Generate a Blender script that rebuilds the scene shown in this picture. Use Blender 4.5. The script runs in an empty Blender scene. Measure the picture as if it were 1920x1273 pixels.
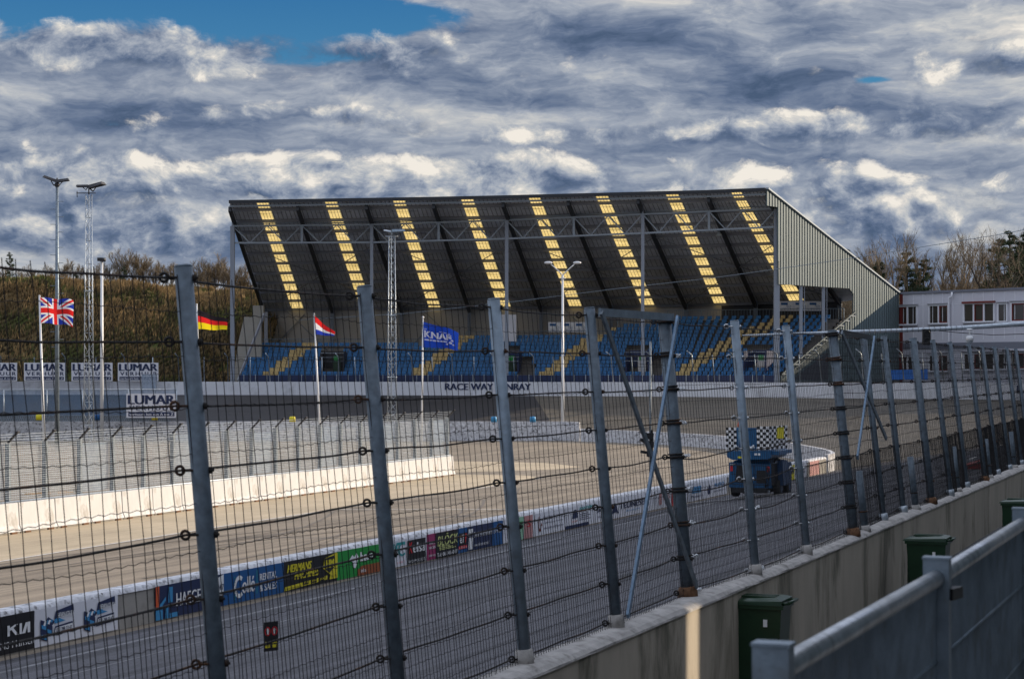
import bpy, math, random
from mathutils import Vector, Matrix, noise
from math import sin, cos, pi, radians, sqrt, tan, atan2

random.seed(7)
SC = bpy.context.scene
COL = SC.collection

# ------------------------------------------------------------------ camera
CAMZ = 5.8
F = 3600.0            # focal length in pixels of a 1920 px wide picture
cam_d = bpy.data.cameras.new('camera')
cam = bpy.data.objects.new('camera', cam_d)
COL.objects.link(cam)
SC.camera = cam
cam.location = (0, 0, CAMZ)
cam.rotation_euler = (radians(90), 0, 0)
cam_d.sensor_width = 36.0
cam_d.lens = F / 1920 * 36.0
cam_d.shift_y = 58.5 / 1920
cam_d.clip_start = 0.1
cam_d.clip_end = 6000
cam_d.dof.use_dof = True
cam_d.dof.focus_distance = 60
cam_d.dof.aperture_fstop = 7.5

# ------------------------------------------------------------------ sun
SUN_AZ = radians(25)      # angle from +X towards +Y
SUN_EL = radians(19)
sdir = Vector((cos(SUN_AZ) * cos(SUN_EL), sin(SUN_AZ) * cos(SUN_EL), sin(SUN_EL)))
sun_d = bpy.data.lights.new('sun', 'SUN')
sun_d.energy = 4.0
sun_d.angle = radians(0.5)
sun_d.color = (1.0, 0.83, 0.62)
sun = bpy.data.objects.new('sun', sun_d)
COL.objects.link(sun)
sun.rotation_euler = sdir.to_track_quat('Z', 'Y').to_euler()
sun.location = (40, 20, 60)

SC.view_settings.view_transform = 'Standard'
SC.view_settings.look = 'None'
SC.view_settings.gamma = 1.0
SC.view_settings.exposure = 0.42


class NT:
    """small helper to write node graphs"""
    def __init__(s, tree):
        s.t = tree
        s.n = tree.nodes
        s.l = tree.links

    def new(s, kind, **kw):
        n = s.n.new(kind)
        for k, v in kw.items():
            setattr(n, k, v)
        return n

    def put(s, inp, v):
        if isinstance(v, bpy.types.NodeSocket):
            s.l.new(v, inp)
        elif v is not None:
            if hasattr(inp, 'default_value'):
                try:
                    inp.default_value = v
                except Exception:
                    inp.default_value = (v[0], v[1], v[2], 1.0)

    def math(s, op, a, b=None, c=None, clamp=False):
        n = s.new('ShaderNodeMath', operation=op, use_clamp=clamp)
        s.put(n.inputs[0], a)
        if b is not None: s.put(n.inputs[1], b)
        if c is not None: s.put(n.inputs[2], c)
        return n.outputs[0]

    def vmath(s, op, a, b=None):
        n = s.new('ShaderNodeVectorMath', operation=op)
        s.put(n.inputs[0], a)
        if b is not None: s.put(n.inputs[1], b)
        return n.outputs[0]

    def noise(s, vec, scale, detail=4, rough=.55, dist=0.0, lac=2.0):
        n = s.new('ShaderNodeTexNoise')
        s.put(n.inputs['Vector'], vec)
        n.inputs['Scale'].default_value = scale
        n.inputs['Detail'].default_value = detail
        n.inputs['Roughness'].default_value = rough
        n.inputs['Lacunarity'].default_value = lac
        n.inputs['Distortion'].default_value = dist
        return n.outputs['Fac']

    def ramp(s, fac, stops, interp='LINEAR'):
        n = s.new('ShaderNodeValToRGB')
        n.color_ramp.interpolation = interp
        e = n.color_ramp.elements
        while len(e) < len(stops): e.new(0.5)
        for i, (p, c) in enumerate(stops):
            e[i].position = p
            e[i].color = (c[0], c[1], c[2], 1) if not isinstance(c, (int, float)) else (c, c, c, 1)
        s.put(n.inputs[0], fac)
        return n.outputs[0]

    def maprange(s, v, a, b, c=0.0, d=1.0, smooth=False):
        n = s.new('ShaderNodeMapRange')
        n.interpolation_type = 'SMOOTHSTEP' if smooth else 'LINEAR'
        s.put(n.inputs[0], v)
        for i, x in enumerate((a, b, c, d)): s.put(n.inputs[i + 1], x)
        return n.outputs[0]

    def mix(s, fac, a, b):
        n = s.new('ShaderNodeMix', data_type='RGBA')
        s.put(n.inputs[0], fac)
        s.put(n.inputs[6], a)
        s.put(n.inputs[7], b)
        return n.outputs[2]

    def sep(s, v):
        n = s.new('ShaderNodeSeparateXYZ')
        s.put(n.inputs[0], v)
        return n.outputs

    def comb(s, x, y, z):
        n = s.new('ShaderNodeCombineXYZ')
        for i, v in enumerate((x, y, z)): s.put(n.inputs[i], v)
        return n.outputs[0]


# ------------------------------------------------------------------ world: physical sky with a broken cloud deck
world = bpy.data.worlds.new('World')
SC.world = world
world.use_nodes = True
w = NT(world.node_tree)
w.n.clear()
wo = w.new('ShaderNodeOutputWorld')
bg = w.new('ShaderNodeBackground')
sky = w.new('ShaderNodeTexSky', sky_type='NISHITA')
sky.sun_disc = False
sky.sun_elevation = SUN_EL
sky.sun_rotation = radians(90) - SUN_AZ
sky.altitude = 50
sky.air_density = 1.0
sky.dust_density = 0.6
sky.ozone_density = 2.5
tc = w.new('ShaderNodeTexCoord')
D = w.vmath('NORMALIZE', tc.outputs['Generated'])
dx, dy, dz = w.sep(D)
# direction space: azimuth-like and elevation-like coordinates with the deck flattened towards the horizon
def total(items):
    a = items[0]
    for b in items[1:]: a = w.math('ADD', a, b)
    return a


def blob(cx, cz, rx, rz, amt):
    """smooth elliptical bias round one direction of the sky"""
    ex = w.math('DIVIDE', w.math('SUBTRACT', dx, cx), rx)
    ez = w.math('DIVIDE', w.math('SUBTRACT', dz, cz), rz)
    r = w.math('ADD', w.math('MULTIPLY', ex, ex), w.math('MULTIPLY', ez, ez))
    return w.math('MULTIPLY', w.math('EXPONENT', w.math('MULTIPLY', r, -1.0)), amt)


def shift(vec, o): return w.vmath('ADD', vec, o)


def voro(vec, scale):
    n = w.new('ShaderNodeTexVoronoi', feature='F1')
    w.put(n.inputs['Vector'], vec)
    n.inputs['Scale'].default_value = scale
    n.inputs['Detail'].default_value = 0.0
    return n.outputs['Distance']


wn = w.new('ShaderNodeTexNoise')
P1 = w.comb(dx, dy, w.math('MULTIPLY', dz, 1.6))
w.put(wn.inputs['Vector'], P1)
wn.inputs['Scale'].default_value = 16
wn.inputs['Detail'].default_value = 4
wv = w.vmath('SUBTRACT', wn.outputs['Color'], (0.5, 0.5, 0.5))
PC = w.vmath('ADD', P1, w.vmath('MULTIPLY', wv, (0.040, 0.040, 0.030)))          # for heaped clouds
PS = w.vmath('ADD', w.comb(w.math('MULTIPLY', dx, .8), dy, w.math('MULTIPLY', dz, 2.9)), w.vmath('MULTIPLY', wv, (0.075, 0.05, 0.06)))   # for layer clouds
SO = (0.006, 0.0, 0.012)


def heap(vec):
    """height of the heaped cloud surface: cauliflower bumps on bumps"""
    v1 = voro(vec, 20); v2 = voro(vec, 48)
    n1 = w.noise(vec, 26, 7, .66)
    return total([w.math('MULTIPLY', w.math('SUBTRACT', .5, v1), .42), w.math('MULTIPLY', w.math('SUBTRACT', .5, v2), .20), w.math('MULTIPLY', n1, .9)])


hA = heap(PC); hB = heap(shift(PC, SO))
reliefC = w.math('SUBTRACT', hA, hB)
sA = w.noise(PS, 7, 8, .64); sB = w.noise(shift(PS, (.012, 0, .045)), 7, 8, .64)
reliefS = w.math('SUBTRACT', sA, sB)
tear = w.noise(shift(PS, (5, 2, 1)), 26, 4, .65)
sky0 = w.vmath('MULTIPLY', sky.outputs['Color'], (0.07, 0.085, 0.115))
blue = w.mix(w.maprange(dz, .14, .2, 0, 1), (.055, .19, .33, 1), (.025, .12, .28, 1))
RAMP = [(0.0, (.050, .080, .140)), (.20, (.090, .125, .200)), (.40, (.165, .200, .270)), (.58, (.265, .295, .350)),
        (.76, (.40, .41, .42)), (.90, (.53, .51, .48)), (1.0, (.66, .62, .56))]
# 1 veil of layer cloud over everything
lumS = total([.47, w.math('MULTIPLY', w.math('SUBTRACT', sA, .5), 1.6), w.math('MULTIPLY', reliefS, 1.9), w.math('MULTIPLY', w.math('SUBTRACT', tear, .5), .7),
              blob(.09, .152, .15, .020, -.20), blob(.06, .178, .12, .014, -.16), blob(-.10, .160, .18, .010, -.0), blob(-.2, .128, .15, .010, -.16),
              blob(.23, .17, .08, .03, .26), blob(.16, .19, .09, .008, .22), blob(-.05, .127, .09, .007, .20), blob(-.2, .14, .12, .005, .18),
              blob(.03, .108, .14, .010, .12), blob(-.24, .052, .3, .012, .06), blob(.2, .06, .1, .02, .12), blob(.05, .138, .1, .006, -.14),
              blob(.2, .105, .07, .006, -.2), blob(.24, .13, .07, .008, .1), blob(-.12, .105, .1, .006, -.16)])
col = w.ramp(w.math('MULTIPLY_ADD', lumS, .80, .11), RAMP)
gap = total([blob(-.24, .180, .11, .012, .46), blob(-.12, .176, .08, .014, .46), blob(-.06, .184, .05, .008, .20), blob(-.10, .162, .04, .007, .18),
             blob(-.26, .170, .04, .006, .15), blob(.185, .147, .015, .003, .32), blob(-.20, .193, .07, .004, -.2)])
cov = total([sA, .25, w.math('MULTIPLY', gap, -1.0), w.math('MULTIPLY', w.math('SUBTRACT', tear, .5), .18)])
cf_ = w.maprange(cov, .44, .58, 0, 1, True)
col = w.mix(cf_, blue, col)


def bank(col, places, zc, hw, thr, soft, bright, seed):
    """one row of heaped clouds round elevation zc: puffy bright tops, flat shaded bases"""
    prof = w.math('DIVIDE', w.math('SUBTRACT', dz, zc), hw)
    up = w.math('MAXIMUM', prof, 0.0); dn = w.math('MINIMUM', prof, 0.0)
    fall = w.math('ADD', w.math('MULTIPLY', w.math('MULTIPLY', up, up), -.22), w.math('MULTIPLY', w.math('MULTIPLY', dn, dn), -.42))
    dens = total([hA, fall, w.math('MULTIPLY', w.math('SUBTRACT', w.noise(shift(P1, (seed, 0, seed)), 9, 2, .5), .5), .7)] + places)
    al = w.maprange(dens, thr, thr + soft, 0, 1, True)
    lum = total([bright, w.math('MULTIPLY', prof, .16), w.math('MULTIPLY', reliefC, 2.6), w.math('MULTIPLY', w.math('SUBTRACT', hA, .5), .75),
                 w.math('MULTIPLY', w.math('SUBTRACT', tear, .5), .18), w.math('MULTIPLY', w.math('SUBTRACT', thr + .12, dens), .16)])
    c = w.ramp(w.math('MULTIPLY_ADD', lum, .82, .11), RAMP)
    return w.mix(al, col, c)


col = bank(col, [blob(-.23, .075, .10, .02, .22), blob(.17, .085, .06, .02, .16), blob(-.02, .07, .1, .01, -.1)], .070, .024, .37, .20, .48, 3)
col = bank(col, [blob(-.12, .098, .07, .02, .28), blob(-.02, .100, .06, .014, .22), blob(.16, .083, .06, .018, .30), blob(.04, .100, .06, .012, .18), blob(-.24, .106, .04, .012, .20), blob(.06, .09, .05, .02, -.12)],
           .094, .022, .40, .18, .54, 7)
col = bank(col, [blob(.05, .121, .025, .008, .30), blob(-.09, .134, .05, .007, .26), blob(.14, .128, .07, .012, .20), blob(.23, .118, .07, .018, .30), blob(-.02, .125, .06, .008, .14), blob(-.2, .12, .06, .01, -.1)],
           .122, .014, .45, .2, .5, 11)
col = bank(col, [blob(-.20, .163, .16, .012, .30), blob(-.04, .160, .08, .012, .20), blob(.02, .195, .06, .01, .22), blob(.22, .155, .08, .03, .22), blob(.08, .16, .09, .02, -.3)],
           .158, .018, .44, .26, .44, 17)
# thin pale haze low down
col = w.mix(w.maprange(dz, .06, .015, 0, .35, True), col, (.24, .29, .37, 1))
# the upper hemisphere (outside the picture): broken bright deck
up = w.maprange(dz, .24, .5, 0, 1, True)
col = w.mix(up, col, w.mix(w.maprange(sA, .42, .58, .35, .9), sky0, (.92, .97, 1.08, 1)))
w.put(bg.inputs['Color'], col)
bg.inputs['Strength'].default_value = 1.0
w.l.new(bg.outputs[0], wo.inputs[0])

world.cycles.sampling_method = 'MANUAL'
world.cycles.sample_map_resolution = 256

# ------------------------------------------------------------------ object helpers
def tag(o, label=None, cat=None, group=None, kind=None):
    if label: o['label'] = label
    if cat: o['category'] = cat
    if group: o['group'] = group
    if kind: o['kind'] = kind
    return o


def thing(name, label, cat, loc=(0, 0, 0), group=None, rz=0):
    o = bpy.data.objects.new(name, None)
    COL.objects.link(o)
    o.location = loc
    o.rotation_euler = (0, 0, rz)
    o.empty_display_size = .2
    return tag(o, label, cat, group)


def rootloc(p):
    while p is not None and p.parent is not None: p = p.parent
    return Vector(p.location) if p is not None else Vector((0, 0, 0))


class MB:
    """collects faces and links them as ONE mesh object"""
    def __init__(s):
        s.v = []; s.f = []; s.m = []; s.uv = []; s.smooth = []

    def add(s, vs, fs, mi=0, uvs=None, sm=False):
        b = len(s.v)
        s.v += [tuple(x) for x in vs]
        for f in fs:
            s.f.append(tuple(i + b for i in f)); s.m.append(mi); s.smooth.append(sm)
        if uvs is not None:
            s.uv += uvs
        else:
            s.uv += [(0, 0)] * len(vs)
        return s

    def quad(s, a, b, c, d, mi=0):
        return s.add([a, b, c, d], [(0, 1, 2, 3)], mi)

    def box(s, c, size, mi=0, ax=None):
        """box by centre, full size, optional axes (3 unit vectors)"""
        c = Vector(c)
        ax = ax or (Vector((1, 0, 0)), Vector((0, 1, 0)), Vector((0, 0, 1)))
        vs = []
        for k in (-.5, .5):
            for (i, j) in ((-.5, -.5), (.5, -.5), (.5, .5), (-.5, .5)):
                vs.append(c + ax[0] * (i * size[0]) + ax[1] * (j * size[1]) + ax[2] * (k * size[2]))
        return s.add(vs, [(0, 3, 2, 1), (4, 5, 6, 7), (0, 1, 5, 4), (1, 2, 6, 5), (2, 3, 7, 6), (3, 0, 4, 7)], mi)

    def beam(s, p0, p1, wd, ht, mi=0, up=(0, 0, 1)):
        p0 = Vector(p0); p1 = Vector(p1)
        d = (p1 - p0); L = d.length
        if L < 1e-6: return s
        d /= L
        u = Vector(up)
        sd = d.cross(u)
        if sd.length < 1e-4: sd = d.cross(Vector((0, 1, 0)))
        sd.normalize()
        u = sd.cross(d).normalized()
        return s.box((p0 + p1) / 2, (L, wd, ht), mi, (d, sd, u))

    def tube(s, pts, r, n=6, mi=0, cap=True, sm=True):
        pts = [Vector(p) for p in pts]
        rs = r if isinstance(r, (list, tuple)) else [r] * len(pts)
        vs = []; fs = []
        prev = None
        for i, p in enumerate(pts):
            if i == 0: d = pts[1] - pts[0]
            elif i == len(pts) - 1: d = pts[-1] - pts[-2]
            else: d = pts[i + 1] - pts[i - 1]
            if d.length < 1e-9: d = Vector((0, 0, 1))
            d.normalize()
            if prev is None:
                a = Vector((0, 0, 1)) if abs(d.z) < .9 else Vector((1, 0, 0))
                sd = d.cross(a).normalized()
            else:
                sd = (prev - d * prev.dot(d))
                if sd.length < 1e-6: sd = d.cross(Vector((0, 1, 0)))
                sd.normalize()
            prev = sd
            t = d.cross(sd)
            for k in range(n):
                a = 2 * pi * k / n
                vs.append(p + (sd * cos(a) + t * sin(a)) * rs[i])
        for i in range(len(pts) - 1):
            for k in range(n):
                k2 = (k + 1) % n
                fs.append((i * n + k, i * n + k2, (i + 1) * n + k2, (i + 1) * n + k))
        s.add(vs, fs, mi, None, sm)
        if cap and n > 2:
            b = len(s.v) - len(vs)
            s.f.append(tuple(b + k for k in range(n - 1, -1, -1))); s.m.append(mi); s.smooth.append(False)
            e = b + (len(pts) - 1) * n
            s.f.append(tuple(e + k for k in range(n))); s.m.append(mi); s.smooth.append(False)
        return s

    def torus(s, c, nrm, R, r, n=12, m=6, mi=0):
        c = Vector(c); nrm = Vector(nrm).normalized()
        a = nrm.cross(Vector((0, 0, 1)))
        if a.length < .1: a = nrm.cross(Vector((1, 0, 0)))
        a.normalize(); b = nrm.cross(a)
        pts = []; fs = []
        for i in range(n):
            t = 2 * pi * i / n
            e = a * cos(t) + b * sin(t)
            for j in range(m):
                q = 2 * pi * j / m
                pts.append(c + e * (R + r * cos(q)) + nrm * (r * sin(q)))
        for i in range(n):
            for j in range(m):
                i2 = (i + 1) % n; j2 = (j + 1) % m
                fs.append((i * m + j, i2 * m + j, i2 * m + j2, i * m + j2))
        return s.add(pts, fs, mi, None, True)

    def sphere(s, c, r, n=10, m=6, mi=0, sc=(1, 1, 1)):
        c = Vector(c); vs = []; fs = []
        for i in range(m + 1):
            th = pi * i / m
            for k in range(n):
                a = 2 * pi * k / n
                vs.append(c + Vector((sin(th) * cos(a) * sc[0], sin(th) * sin(a) * sc[1], cos(th) * sc[2])) * r)
        for i in range(m):
            for k in range(n):
                k2 = (k + 1) % n
                fs.append((i * n + k, (i + 1) * n + k, (i + 1) * n + k2, i * n + k2))
        return s.add(vs, fs, mi, None, True)

    def prism(s, poly, vec, mi=0):
        """closed polygon (list of 3D points) pushed along vec"""
        vec = Vector(vec); n = len(poly)
        vs = [Vector(p) for p in poly] + [Vector(p) + vec for p in poly]
        fs = [tuple(range(n - 1, -1, -1)), tuple(range(n, 2 * n))]
        for i in range(n):
            j = (i + 1) % n
            fs.append((i, j, n + j, n + i))
        return s.add(vs, fs, mi)

    def grid(s, rows, mi=0, uvs=None, sm=True):
        """rows: list of lists of points"""
        nr = len(rows); nc = len(rows[0])
        vs = [p for r in rows for p in r]
        fs = []
        for i in range(nr - 1):
            for j in range(nc - 1):
                fs.append((i * nc + j, i * nc + j + 1, (i + 1) * nc + j + 1, (i + 1) * nc + j))
        return s.add(vs, fs, mi, [u for r in uvs for u in r] if uvs else None, sm)

    def build(s, name, mats, parent=None, local=False, **tags):
        if not isinstance(mats, (list, tuple)): mats = [mats]
        off = Vector((0, 0, 0))
        if parent is not None:
            if not local: off = rootloc(parent)
        elif not local and s.v:
            xs = [v[0] for v in s.v]; ys = [v[1] for v in s.v]; zs = [v[2] for v in s.v]
            off = Vector(((min(xs) + max(xs)) / 2, (min(ys) + max(ys)) / 2, min(zs)))
        me = bpy.data.meshes.new(name)
        me.from_pydata([(v[0] - off.x, v[1] - off.y, v[2] - off.z) for v in s.v], [], s.f)
        for m in mats: me.materials.append(m)
        me.polygons.foreach_set('material_index', s.m)
        me.polygons.foreach_set('use_smooth', s.smooth)
        if any(u != (0, 0) for u in s.uv):
            ul = me.uv_layers.new(name='UVMap')
            buf = []
            for l in me.loops: buf += list(s.uv[l.vertex_index])
            ul.data.foreach_set('uv', buf)
        me.update()
        o = bpy.data.objects.new(name, me)
        COL.objects.link(o)
        if parent is not None: o.parent = parent
        else: o.location = off
        if tags:
            if 'category' in tags: tags['cat'] = tags.pop('category')
            tag(o, **tags)
        return o


def copy_tree(o, parent=None):
    c = o.copy(); COL.objects.link(c)
    if parent is not None: c.parent = parent
    for ch in list(o.children): copy_tree(ch, c)
    return c


_tc = {}


def text_mesh(txt, bold=0.0, space=1.0):
    key = (txt, bold, space)
    if key in _tc: return _tc[key]
    cu = bpy.data.curves.new('lettering', 'FONT')
    cu.body = txt; cu.space_character = space
    cu.resolution_u = 3
    ob = bpy.data.objects.new('lettering', cu)
    me = bpy.data.meshes.new_from_object(ob)
    vs = [(v.co.x, v.co.y) for v in me.vertices]
    fs = [tuple(p.vertices) for p in me.polygons]
    x0 = min(v[0] for v in vs); x1 = max(v[0] for v in vs)
    y0 = min(v[1] for v in vs); y1 = max(v[1] for v in vs)
    vs = [((a - x0) / (x1 - x0), (b - y0) / (y1 - y0)) for a, b in vs]
    bpy.data.objects.remove(ob); bpy.data.curves.remove(cu); bpy.data.meshes.remove(me)
    _tc[key] = (vs, fs)
    return _tc[key]


def put_text(mb, txt, rect, surf, mi=0, bold=0.0, space=1.0, lift=.012, shear=0):
    """rect = (u0,v0,u1,v1) on a surface function surf(u,v,lift)"""
    vs, fs = text_mesh(txt, bold, space)
    u0, v0, u1, v1 = rect
    n = max(2, len(txt))
    sh = [0.0] if bold < .015 else ([-.5, .5] if bold < .04 else [-1, 0, 1])
    for k, q in enumerate(sh):
        o = q * .085 / n * (u1 - u0) * .9
        pts = [surf(u0 + a * (u1 - u0) + o + shear * b, v0 + b * (v1 - v0), lift + k * .0015) for a, b in vs]
        mb.add(pts, fs, mi)


def put_poly(mb, pts, surf, mi=0, lift=.006):
    """flat polygon on a surface, as a thin face"""
    mb.add([surf(u, v, lift) for u, v in pts], [tuple(range(len(pts)))], mi)


def put_rect(mb, rect, surf, mi=0, lift=.006):
    u0, v0, u1, v1 = rect
    put_poly(mb, [(u0, v0), (u1, v0), (u1, v1), (u0, v1)], surf, mi, lift)


def put_ring(mb, cu_, cv, ru, rv, surf, mi=0, lift=.006, t=.75, n=18, a0=0, a1=2 * pi):
    k = n
    o = []; i = []
    for q in range(k + 1):
        a = a0 + (a1 - a0) * q / k
        o.append(surf(cu_ + ru * cos(a), cv + rv * sin(a), lift))
        i.append(surf(cu_ + ru * t * cos(a), cv + rv * t * sin(a), lift))
    for q in range(k): mb.quad(o[q], o[q + 1], i[q + 1], i[q], mi)


def px(x, y, Y):
    """world point seen at pixel x,y (1920 x 1273) at depth Y"""
    return Vector(((x - 960) / F * Y, Y, CAMZ + (695 - y) / F * Y))


def lerp(a, b, t): return a + (b - a) * t


def interp(xs, ys, x):
    if x <= xs[0]: i = 0
    elif x >= xs[-1]: i = len(xs) - 2
    else:
        i = 0
        while xs[i + 1] < x: i += 1
    t = (x - xs[i]) / (xs[i + 1] - xs[i])
    return ys[i] + (ys[i + 1] - ys[i]) * t


# ------------------------------------------------------------------ materials
def mat(name, base, rough=.7, metal=0.0, var=0.0, scale=3.0, bump=0.0, bscale=20.0, spec=.4, stain=None, sscale=1.0, samt=.5,
        coords='Object', stretch=(1, 1, 1)):
    m = bpy.data.materials.new(name)
    m.use_nodes = True
    t = NT(m.node_tree)
    p = t.n['Principled BSDF']
    p.inputs['Roughness'].default_value = rough
    p.inputs['Metallic'].default_value = metal
    p.inputs['Specular IOR Level'].default_value = spec
    c4 = (base[0], base[1], base[2], 1)
    p.inputs['Base Color'].default_value = c4
    tcn = t.new('ShaderNodeTexCoord')
    v = tcn.outputs[coords]
    if stretch != (1, 1, 1): v = t.vmath('MULTIPLY', v, stretch)
    colr = c4
    if var > 0:
        n = t.noise(v, scale, 6, .6)
        lo = tuple(x * (1 - var) for x in base); hi = tuple(min(1, x * (1 + var)) for x in base)
        colr = t.ramp(n, [(.3, lo), (.7, hi)])
    if stain is not None:
        n2 = t.noise(v, sscale, 8, .65, .3)
        f = t.math('MULTIPLY', t.maprange(n2, .5, .68, 0, 1, True), samt)
        colr = t.mix(f, colr, (stain[0], stain[1], stain[2], 1))
    if not isinstance(colr, tuple): t.put(p.inputs['Base Color'], colr)
    if bump > 0:
        b = t.new('ShaderNodeBump')
        b.inputs['Strength'].default_value = bump
        b.inputs['Distance'].default_value = .02
        t.put(b.inputs['Height'], t.noise(v, bscale, 5, .6))
        t.put(p.inputs['Normal'], b.outputs[0])
    return m


M = {}
M['galv'] = mat('galvanised_steel', (.20, .25, .30), .5, .55, .22, 7, .15, 40, stain=(.14, .15, .15), sscale=6, samt=.5)
M['galv_post'] = mat('galvanised_post', (.100, .130, .160), .5, .3, .30, 14, .12, 60, stain=(.09, .10, .11), sscale=5, samt=.55)
M['galv_light'] = mat('pale_galvanised', (.42, .47, .52), .4, .5, .25, 9, .1, 50)
M['bar_steel'] = mat('brace_steel', (.17, .20, .23), .5, .4, .3, 12, .1, 40)
M['bar_blue'] = mat('brace_blue', (.16, .24, .34), .5, .3, .25, 12)
M['wire'] = mat('mesh_wire', (.030, .029, .030), .85, 0, .3, 30, spec=.15)
M['cable'] = mat('steel_cable', (.030, .026, .024), .6, .4, .5, 25, .8, 180, stain=(.16, .07, .03), sscale=2.0, samt=.8)
M['rail'] = mat('worn_handrail_steel', (.40, .42, .44), .33, .85, .35, 9, .1, 60, stain=(.22, .22, .22), sscale=14, samt=.6)
M['shiny'] = mat('bright_shackle', (.62, .64, .66), .3, .9, .2, 20)
M['rust'] = mat('rusty_steel', (.16, .08, .04), .8, .1, .5, 12, .5, 60)
M['white_wall'] = mat('white_painted_concrete', (.60, .60, .60), .75, 0, .10, 1.5, .3, 9, stain=(.34, .31, .27), sscale=1.7, samt=.7, stretch=(1, 1, .5))
M['white_dirty'] = mat('scuffed_white_paint', (.60, .60, .62), .8, 0, .28, 4, .3, 12, stain=(.09, .085, .085), sscale=4.5, samt=.95)
M['far_wall'] = mat('far_white_wall', (.66, .67, .70), .8, 0, .06, .6, .15, 4, stain=(.25, .25, .27), sscale=.55, samt=.45)
M['conc'] = mat('grey_concrete', (.30, .28, .25), .85, 0, .18, 1.6, .35, 14, stain=(.16, .145, .12), sscale=1.1, samt=.6)
M['conc_wall'] = mat('cast_concrete_wall', (.42, .37, .30), .85, 0, .16, 1.3, .3, 18, stain=(.085, .085, .055), sscale=.9, samt=.8,
                     stretch=(1, 1, .35))
M['conc_top'] = mat('concrete_capping', (.42, .40, .38), .9, 0, .25, 5, .6, 25, stain=(.17, .16, .14), sscale=4, samt=.7)
M['beige_conc'] = mat('beige_concrete', (.34, .32, .28), .85, 0, .12, .5, .2, 5)
M['black'] = mat('black_plastic', (.012, .012, .014), .45, 0)
M['dark_metal'] = mat('dark_lamp_metal', (.035, .035, .04), .5, .3)
M['navy'] = mat('navy_board', (.018, .030, .085), .5)
M['blue'] = mat('blue_board', (.010, .09, .26), .5)
M['blue_lt'] = mat('sky_blue_print', (.05, .26, .50), .5)
M['whiteb'] = mat('white_board', (.70, .70, .74), .5, 0, .05, .8)
M['white'] = mat('white_print', (.78, .78, .78), .5)
M['yellow'] = mat('yellow_print', (.70, .60, .03), .5)
M['green'] = mat('green_board', (.015, .27, .045), .5)
M['orange'] = mat('orange_red_print', (.62, .10, .03), .5)
M['brick_orange'] = mat('burnt_orange_print', (.30, .085, .03), .5)
M['magenta'] = mat('magenta_print', (.32, .03, .12), .5)
M['black_board'] = mat('black_board', (.014, .014, .017), .45)
M['teal'] = mat('teal_print', (.03, .30, .30), .5)
M['red'] = mat('red_print', (.62, .02, .03), .5)
M['pale_green'] = mat('pale_green_board', (.28, .50, .34), .5)
M['pale_red'] = mat('pale_red_board', (.50, .25, .24), .5)
M['lime'] = mat('pale_lime_print', (.62, .66, .25), .5)
M['flag_red'] = mat('flag_red', (.62, .03, .035), .7)
M['flag_white'] = mat('flag_white', (.80, .80, .82), .7)
M['flag_blue'] = mat('flag_blue', (.02, .05, .32), .7)
M['flag_blue2'] = mat('flag_royal_blue', (.012, .055, .36), .7)
M['flag_black'] = mat('flag_black', (.02, .018, .02), .7)
M['flag_gold'] = mat('flag_gold', (.85, .62, .02), .7)
M['truck'] = mat('truck_blue_paint', (.012, .085, .20), .35, .1, .15, 3)
M['truck_dk'] = mat('truck_dark_blue', (.010, .040, .10), .4, .1)
M['rubber'] = mat('tyre_rubber', (.015, .015, .015), .85)
M['red_plastic'] = mat('red_plastic', (.28, .02, .015), .5)
M['bin'] = mat('green_bin_plastic', (.014, .042, .020), .30, 0, .15, 5)
M['seat_blue'] = mat('blue_seat_plastic', (.004, .105, .27), .42, 0, .10, 2)
M['seat_tan'] = mat('tan_seat_plastic', (.44, .32, .13), .5, 0, .10, 2)
M['step'] = mat('terrace_step', (.13, .12, .11), .9, 0, .2, 1)
M['roof_dark'] = mat('roof_sheet_underside', (.74, .77, .82), .7, 0, .22, .35, stain=(.48, .48, .50), sscale=.25, samt=.5)
M['rafter'] = mat('dark_rafter_steel', (.055, .058, .065), .6, .2)
M['roof_rib'] = mat('roof_rib', (.26, .27, .29), .7)
M['roof_steel'] = mat('roof_steelwork', (.24, .25, .28), .6, .2)
M['fascia_and_shade'] = mat('dark_gutter_and_shade', (.030, .033, .040), .5, .1)  # gutter colour, also used to paint shade on stand walls
M['truss'] = mat('truss_steel', (.27, .31, .35), .5, .3)
M['column'] = mat('column_steel', (.26, .29, .34), .5, .2)
M['clad'] = mat('sage_cladding', (.115, .155, .165), .55, .1, .10, .3)
M['clad_dk'] = mat('sage_cladding_groove', (.085, .112, .12), .6, .1)
M['back_panel'] = mat('pale_back_panel', (.52, .50, .48), .7, 0, .06, .3)
M['panel_white'] = mat('white_facade_panel', (.56, .56, .62), .6, 0, .03, .3)
M['panel_joint'] = mat('facade_joint', (.72, .73, .78), .5)
M['band_grey'] = mat('grey_facade_band', (.17, .18, .22), .6)
M['frame_red'] = mat('red_brown_frame', (.16, .025, .02), .5)
M['frame_grey'] = mat('grey_window_frame', (.30, .30, .33), .5)
M['pole_white'] = mat('white_pole', (.70, .71, .72), .45, .1)
M['plank'] = mat('orange_plank', (.50, .28, .08), .7, 0, .2, 3)
M['bark'] = mat('bare_bark', (.17, .125, .08), .9, 0, .35, 2)
M['bark_dk'] = mat('dark_bark', (.050, .040, .030), .9, 0, .3, 2)
M['twig'] = mat('winter_twigs', (.205, .155, .095), .9, 0, .35, .4)
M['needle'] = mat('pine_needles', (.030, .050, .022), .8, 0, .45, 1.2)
M['needle_lt'] = mat('pine_needles_pale', (.065, .085, .032), .8, 0, .35, 1.2)  # paler green for a random share of the needle clumps
M['sheet_blue'] = mat('blue_tarp', (.02, .12, .42), .5)
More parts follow.
